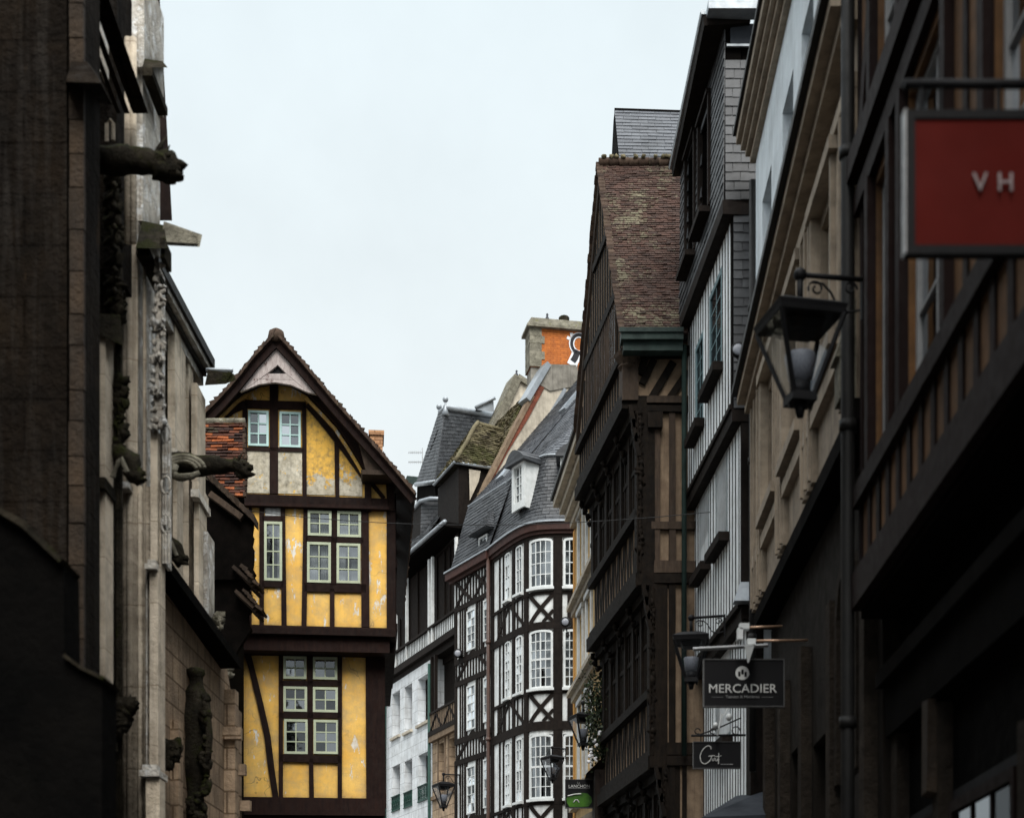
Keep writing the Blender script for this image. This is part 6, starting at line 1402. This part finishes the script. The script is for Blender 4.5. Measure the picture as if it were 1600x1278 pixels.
# ================================================================== lanterns
def scroll(cx, cz, r, turns, s0, sg=1, n=18): return [Vector((cx+sg*math.cos(s0+turns*2*math.pi*i/n)*r*(1-.75*i/n), 0, cz+math.sin(s0+turns*2*math.pi*i/n)*r*(1-.75*i/n))) for i in range(n+1)]
LN = thing('street_lamp', 'large black four-sided wall lantern on a scrolled bracket before the tan house', 'street lamp', (0, 0, 0), 'wall lanterns along the street')
# origin: top centre of the lamp cap; wall at +x
b = MB(); hw, bw, H = .29, .085, .70
b.lathe((0, 0, -.06), [(.36*1.12, 0), (.37*1.12, .025), (.30, .075), (.16, .115), (.05, .13)], 4, rot=math.pi/4); b.lathe((0, 0, -.105), [(.385, 0), (.40, .045)], 4, rot=math.pi/4); b.build('cap', M['iron'], LN)
b = MB()
for sx in (-1, 1):
    for sy in (-1, 1): b.tube([(sx*hw*.93, sy*hw*.93, -.10), (sx*bw, sy*bw, -H)], .022, 4)
b.box(-bw-.02, bw+.02, -bw-.02, bw+.02, -H-.05, -H+.02); b.tube([(0, 0, -H-.16), (0, 0, -H-.05)], [.03, .055], 8)
for sx in (-1, 1): b.box(sx*.09-.012, sx*.09+.012, -.01, .01, -H-.09, -H-.04)
b.build('frame', M['iron'], LN)
b = MB(); h2, b2 = hw*.92, bw*.9
for (ax, ay, bx_, by_) in [(-1, -1, 1, -1), (1, -1, 1, 1), (1, 1, -1, 1), (-1, 1, -1, -1)]: b.quad((ax*h2, ay*h2, -.11), (bx_*h2, by_*h2, -.11), (bx_*b2, by_*b2, -H), (ax*b2, ay*b2, -H))
b.build('glass_panel', M['glass_clear'], LN)
b = MB(); b.lathe((0, 0, -.60), [(.075, 0), (.075, .04), (.10, .05), (.125, .23), (.12, .25), (.02, .25)], 20); b.build('globe', M['curtain_glass'], LN)
b = MB(); b.lathe((0, 0, -.70), [(.085, 0), (.09, .12)], 10); b.lathe((0, 0, -.135), [(.18, -.05), (.24, .02)], 4, rot=math.pi/4); b.build('lamp_holder', M['iron'], LN)
b = MB(); b.tube([(0, 0, .05), (0, 0, .30)], .028, 8); b.blob((0, 0, .30), .055, .055, .055, 10, 0); b.tube([(0, 0, .30), (.55, 0, .315)], .022, 8)
b.tube(scroll(.14, .20, .07, -1.25, math.pi*1.1), .009, 6); b.tube([(.10, 0, .25), (.20, 0, .245), (.27, 0, .18), (.32, 0, .08), (.42, 0, .035), (.52, 0, .06)], .010, 6); b.tube(scroll(.44, .23, .06, 1.25, 0), .009, 6); b.tube([(.54, 0, -.02), (.54, 0, .34)], .014, 6)
b.build('bracket', M['iron'], LN)
p = W(1250, 487, 12.5); LN.location = p; LN.rotation_euler = (0, 0, math.radians(12))
dup(LN, W(1080, 994, 20.0), 'wide wall lantern left of the rectangular black sign, over the close-studded wall', .80, math.radians(-8))
dup(LN, W(911, 1117, 30.0), 'lantern hanging before the orange house, beside the flowering shrub', .80, math.radians(20))
dup(LN, W(863, 1182, 36.0), 'small lantern in front of the white bay window, left of the apple-print sign', .72, math.radians(35))
dup(LN, W(693, 1224, 46.0), 'lowest and most distant lantern, in front of the brown stone windows', .95, math.radians(25))
# floodlights
def flood(p, s, label):
    r = thing('floodlight', label, 'floodlight', tuple(p), 'floodlights on the facades'); p = Vector(p)
    b = MB(); b.tube([p+Vector((.10*s, .25*s, 0)), p+Vector((0, 0, 0)), p+Vector((-.01*s, -.05*s, 0))], [.07*s, .13*s, .14*s], 12); b.tube([p+Vector((0, .1*s, 0)), p+Vector((.05*s, .1*s, -.32*s))], .02*s, 6); b.blob(p+Vector((.06*s, .1*s, -.33*s)), .05*s, .05*s, .06*s, 6, .2); b.build('housing', M['pipe'], r)
    b = MB(); b.blob(p+Vector((-.01*s, -.05*s, 0)), .10*s, .03*s, .10*s, 12, 0); b.build('lens', M['curtain_glass'], r)
flood(W(1154, 548, 20.1), .75, 'round floodlight on the slate-hung corner behind the big lantern')
flood(W(884, 972, 41.3), 1.0, 'round floodlight at the beam of the rounded black and white house')
flood(W(716, 1021, 46), 1.0, 'floodlight at the corner between the dark loggia and the black and white house')
# cable
b = MB(); A, B = W(383, 797, 27.0), W(1110, 800, 21.8); pts = []
for i in range(21): t_ = i/20; q_ = A.lerp(B, t_); q_.z -= .22*4*t_*(1-t_); pts.append(q_)
b.tube(pts, .006, 5); o = b.build('cable', M['pipe']); tag(o, 'thin cable strung across the street from the yellow house to the white studded house', 'cable')

# ================================================================== signs
def signbox(name, label, x0, x1, y0, y1, Y, fm, pm, fw=.03, th=.10, edge=None):
    A, B = W(x0, y1, Y), W(x1, y0, Y); r = thing(name, label, 'sign', (A.x, Y, A.z))
    b = MB(); b.box(A.x+fw, B.x-fw, Y+.006, Y+th-.006, A.z+fw, B.z-fw); b.build('panel', pm, r)
    b = MB(); b.box(A.x, A.x+fw, Y-.004, Y+th, A.z, B.z); b.box(B.x-fw, B.x, Y-.004, Y+th, A.z, B.z); b.box(A.x+fw, B.x-fw, Y-.004, Y+th, A.z, A.z+fw); b.box(A.x+fw, B.x-fw, Y-.004, Y+th, B.z-fw, B.z); b.build('frame', fm, r)
    return r, A, B
def txt(r, s, cx, cy, Y, hpx, mat, sp=1.0, sx=1.0, name='lettering'):
    p = W(cx, cy, Y); size = hpx/FP*Y/.70
    o = text_mesh(s, size, FACE, r, p-r.location+Vector((0, -.004, 0)), mat, sp, name, sx); return o
# red sign
r, A, B = signbox('shop_sign', 'red shop sign with black frame and pale letters, near the camera at right', 1416, 1760, 172, 397, 7.0, M['iron'], M['sign_red'], .04, .05)
b = MB(); b.box(A.x-.009, A.x-.001, 6.99, 7.05, A.z, B.z); b.build('side_strip', M['metal_grey'], r)
txt(r, 'VH', 1552, 287, 6.99, 29, M['letter_dim2'], 1.75, .92)
b = MB(); zb_ = W(1412, 132, 7.05).z; b.tube([(W(1412, 132, 7.05).x, 7.05, zb_), (2.75, 7.05, zb_)], .022, 8)
for x in (1440, 1470, 1560, 1700): xx = W(x, 132, 7.05).x; b.tube([(xx, 7.05, zb_), (xx, 7.05, B.z)], .012, 6)
b.build('hanging_bar', M['iron'], r)
# long black sign with circle emblem
YM = 16.5
r, A, B = signbox('shop_sign', 'rectangular black sign with round emblem and grey capital letters over the alley', 1099, 1226, 1029, 1104, YM, M['metal_dark'], M['sign_black'], .012, .06)
txt(r, 'MERCADIER', 1160, 1076, YM, 13.5, M['letter'], 1.02, 1.02); txt(r, 'Teintes & Matières', 1160, 1088.5, YM, 4.2, M['letter_dim'], 1.0, 1.15)
b = MB(); c = W(1160, 1051, YM); n = 28; b.add([c+Vector((math.cos(i*2*math.pi/n)*.074, .0, math.sin(i*2*math.pi/n)*.074)) for i in range(n)], [tuple(range(n))]); o = b.build('emblem', M['letter'], r)
b = MB()
for dx, dz in ((-.034, -.012), (0, .01), (.034, -.015)): b.box(c.x+dx-.013, c.x+dx+.013, YM-.006, YM-.002, c.z+dz-.026, c.z+dz+.026)
b.build('emblem_mark', M['sign_black'], r)
b = MB()
for s0, s1 in ((1112, 1130), (1190, 1208)): b.box(W(s0, 1089, YM).x, W(s1, 1089, YM).x, YM-.003, YM, c.z-.262, c.z-.259)
b.build('rule', M['letter_dim'], r)
# lamp arms over it
r2 = thing('sign_light', 'pair of copper-toned arms with white spotlights above the rectangular black sign', 'light fitting', tuple(W(1160, 990, 16.3)))
b = MB(); b.tube([W(1170, 980, 16.3), W(1222, 978, 16.4)], .012, 8); b.tube([W(1180, 1001, 16.3), W(1262, 1000, 16.4)], .014, 8); b.build('arm', M['copper_rod'], r2)
b = MB(); b.tube([W(1083, 1014, 16.45), W(1200, 1008, 16.45)], .022, 4); b.build('rail', M['metal_grey'], r2)
b = MB(); fp(1156, 1171, 973, 982, 16.25, .1, bb=b); fp(1153, 1161, 980, 998, 16.25, .1, bb=b); fp(1168, 1181, 997, 1006, 16.25, .1, bb=b); b.lathe(W(1171, 1010, 16.2), [(.055, 0), (.05, .01)], 8); b.hexa([W(1168, 1035, 16.2), W(1170, 1035, 16.2), W(1170, 1035, 16.25), W(1168, 1035, 16.25), W(1163, 1007, 16.15), W(1179, 1007, 16.15), W(1179, 1007, 16.3), W(1163, 1007, 16.3)]); b.build('spotlight', M['metal_white'], r2)
# script sign
YG = 19.5
r, A, B = signbox('shop_sign', 'small black sign with white handwritten word, hanging from a scrolled iron bar', 1083, 1158, 1158, 1200, YG, M['metal_dark'], M['sign_black'], .008, .05)
g0 = lambda x, y: W(x, y, YG)-Vector((0, .004, 0))
b = MB()
b.tube([g0(v.x, v.y) for v in smooth([(x, y, 0) for x, y in [(1111, 1170), (1110, 1166), (1105, 1165), (1098, 1171), (1094, 1181), (1096, 1190), (1102, 1193), (1109, 1188), (1112, 1181), (1110, 1181)]])], .0055, 5); b.tube([g0(1107, 1181), g0(1117, 1180)], .0055, 5)
b.tube([g0(v.x, v.y) for v in smooth([(x, y, 0) for x, y in [(1114, 1185), (1112.5, 1187), (1114, 1188.5), (1116, 1187), (1115.5, 1185), (1118, 1185), (1118, 1188), (1120, 1188), (1121, 1185), (1121, 1188), (1124, 1186)]], 4)], .0045, 5)
b.tube([g0(1116.5, 1182.5), g0(1118.5, 1181), g0(1120.5, 1182.5)], .004, 5)
b.tube([g0(1123, 1176), g0(1122.5, 1193)], .005, 5); b.tube([g0(1119, 1181.5), g0(1127, 1180.5)], .004, 5); b.build('lettering', M['letter'], r)
b = MB()
for s0, s1 in ((1126, 1130), (1130.8, 1134), (1135, 1138.5), (1139.5, 1145)): b.box(W(s0, 0, YG).x, W(s1, 0, YG).x, YG-.004, YG-.001, W(0, 1194.2, YG).z, W(0, 1193, YG).z)
b.build('small_print', M['letter_dim'], r)
b = MB(); b.tube([W(1080, 1149, YG), W(1165, 1148, YG)], .014, 8); b.tube([W(1088, 1149, YG), W(1120, 1138, YG), W(1158, 1121, YG)], .010, 6)
for cx, cz, rad in ((1090, 1142, .035), (1114, 1142, .035), (1150, 1141, .05)): b.tube([W(cx, cz, YG)+Vector((math.cos(t)*rad, 0, math.sin(t)*rad)) for t in [i*.6 for i in range(10)]], .008, 6)
for x in (1095, 1148): b.tube([W(x, 1149, YG), W(x, 1158, YG)], .006, 5)
b.build('bracket', M['iron'], r)
r3 = thing('sign_light', 'two small white spot lamps on thin arms above the handwritten sign', 'light fitting', tuple(W(1120, 1130, 19.3)))
b = MB(); b.tube([W(1121, 1148, 19.35), W(1128, 1115, 19.35)], .012, 6); b.blob(W(1118, 1133, 19.3), .035, .05, .04, 10, 0); b.blob(W(1139, 1120, 19.3), .038, .05, .05, 10, 0); b.tube([W(1139, 1112, 19.35), W(1138, 1106, 19.35), W(1130, 1118, 19.35)], .008, 5); b.build('spot', M['metal_white'], r3)
# apple sign
YA = 29
r, A, B = signbox('shop_sign', 'small square black sign with green apple picture and grey capital letters', 883, 930, 1217, 1262, YA, M['metal_dark'], M['sign_black'], .012, .06)
txt(r, 'Le', 904, 1222.5, YA, 3.2, M['letter_dim']); txt(r, 'LANCHON', 905, 1228, YA, 4.6, M['letter'], 1.05)
b = MB(); b.box(W(888, 0, YA).x, W(922, 0, YA).x, YA-.004, YA-.001, W(0, 1231.5, YA).z, W(0, 1231, YA).z); b.build('rule', M['letter_dim'], r)
b = MB(); ap = [(885, 1247), (888, 1242), (897, 1239), (908, 1238), (918, 1239), (924, 1245), (925, 1252), (920, 1259), (905, 1260), (890, 1260), (886, 1254)]; b.add([W(x, y, YA)-Vector((0, .0, 0)) for x, y in ap], [tuple(range(len(ap)))]); b.build('apple_picture', M['apple'], r)
b = MB(); b.tube([W(887, 1243, YA-.01), W(897, 1240.5, YA-.01), W(908, 1239.5, YA-.01)], .012, 5); b.tube([W(896, 1253, YA-.01), W(899, 1249, YA-.01), W(902, 1249, YA-.01), (W(905, 1253, YA-.01))], .010, 5); b.build('apple_outline', M['letter'], r)

# ================================================================== light, sky, camera
w = bpy.data.worlds.new('World'); scn.world = w; w.use_nodes = True; nt = w.node_tree; bg = nt.nodes['Background']
EL, AZ = math.radians(48), math.radians(177)          # sun high behind the camera
sky = nt.nodes.new('ShaderNodeTexSky'); sky.sky_type = 'NISHITA'; sky.sun_disc = False; sky.sun_elevation = EL; sky.sun_rotation = AZ; sky.air_density = 1.2; sky.dust_density = 4
bw_ = nt.nodes.new('ShaderNodeRGBToBW'); nt.links.new(sky.outputs[0], bw_.inputs[0])
tc = nt.nodes.new('ShaderNodeTexCoord'); sx = nt.nodes.new('ShaderNodeSeparateXYZ'); nt.links.new(tc.outputs['Generated'], sx.inputs[0])
cr = nt.nodes.new('ShaderNodeValToRGB'); nt.links.new(sx.outputs[2], cr.inputs[0]); e = cr.color_ramp
e.elements[0].position = .0; e.elements[0].color = (8.7, 9.2, 9.2, 1); e.elements[1].position = 1.0; e.elements[1].color = (26.0, 27.0, 27.5, 1)
x = e.elements.new(.30); x.color = (8.5, 9.1, 9.2, 1); x = e.elements.new(.56); x.color = (7.6, 8.5, 8.85, 1)      # a bright overcast sky is brightest overhead
nz = nt.nodes.new('ShaderNodeTexNoise'); nz.inputs['Scale'].default_value = 2.6; nz.inputs['Detail'].default_value = 6; nz.inputs['Roughness'].default_value = .6; nt.links.new(tc.outputs['Generated'], nz.inputs['Vector'])
mr = nt.nodes.new('ShaderNodeMapRange'); nt.links.new(nz.outputs['Fac'], mr.inputs[0]); mr.inputs[1].default_value = .3; mr.inputs[2].default_value = .7; mr.inputs[3].default_value = .90; mr.inputs[4].default_value = 1.07
mc = nt.nodes.new('ShaderNodeMix'); mc.data_type = 'RGBA'; mc.blend_type = 'MULTIPLY'; mc.inputs[0].default_value = 1; nt.links.new(cr.outputs[0], mc.inputs[6]); nt.links.new(mr.outputs[0], mc.inputs[7])
mx = nt.nodes.new('ShaderNodeMix'); mx.data_type = 'RGBA'; mx.inputs[0].default_value = .93; nt.links.new(sky.outputs[0], mx.inputs[6]); nt.links.new(mc.outputs[2], mx.inputs[7])
nt.links.new(mx.outputs[2], bg.inputs[0]); bg.inputs[1].default_value = .112
su = bpy.data.lights.new('Sun', 'SUN'); su.energy = 3.9; su.angle = math.radians(35); su.color = (1, .965, .91)
so = bpy.data.objects.new('Sun', su); col.objects.link(so)
d = Vector((math.sin(AZ)*math.cos(EL), math.cos(AZ)*math.cos(EL), math.sin(EL)))      # towards the sun
so.rotation_euler = d.to_track_quat('Z', 'Y').to_euler(); so.location = d*60
cd = bpy.data.cameras.new('Camera'); cam = bpy.data.objects.new('Camera', cd); col.objects.link(cam); scn.camera = cam
cam.location = (0, 0, EYE); cam.rotation_euler = (math.radians(90), 0, 0); cd.sensor_width = 36; cd.lens = 36*FP/1600
cd.shift_y = (HYP-639)/1600; cd.clip_start = .1; cd.clip_end = 3000
cd.dof.use_dof = True; cd.dof.focus_distance = 33; cd.dof.aperture_fstop = 1.6
scn.view_settings.view_transform = 'Standard'; scn.view_settings.look = 'None'; scn.view_settings.exposure = 0
scn.cycles.max_bounces = 6; scn.cycles.diffuse_bounces = 3; scn.cycles.transparent_max_bounces = 8
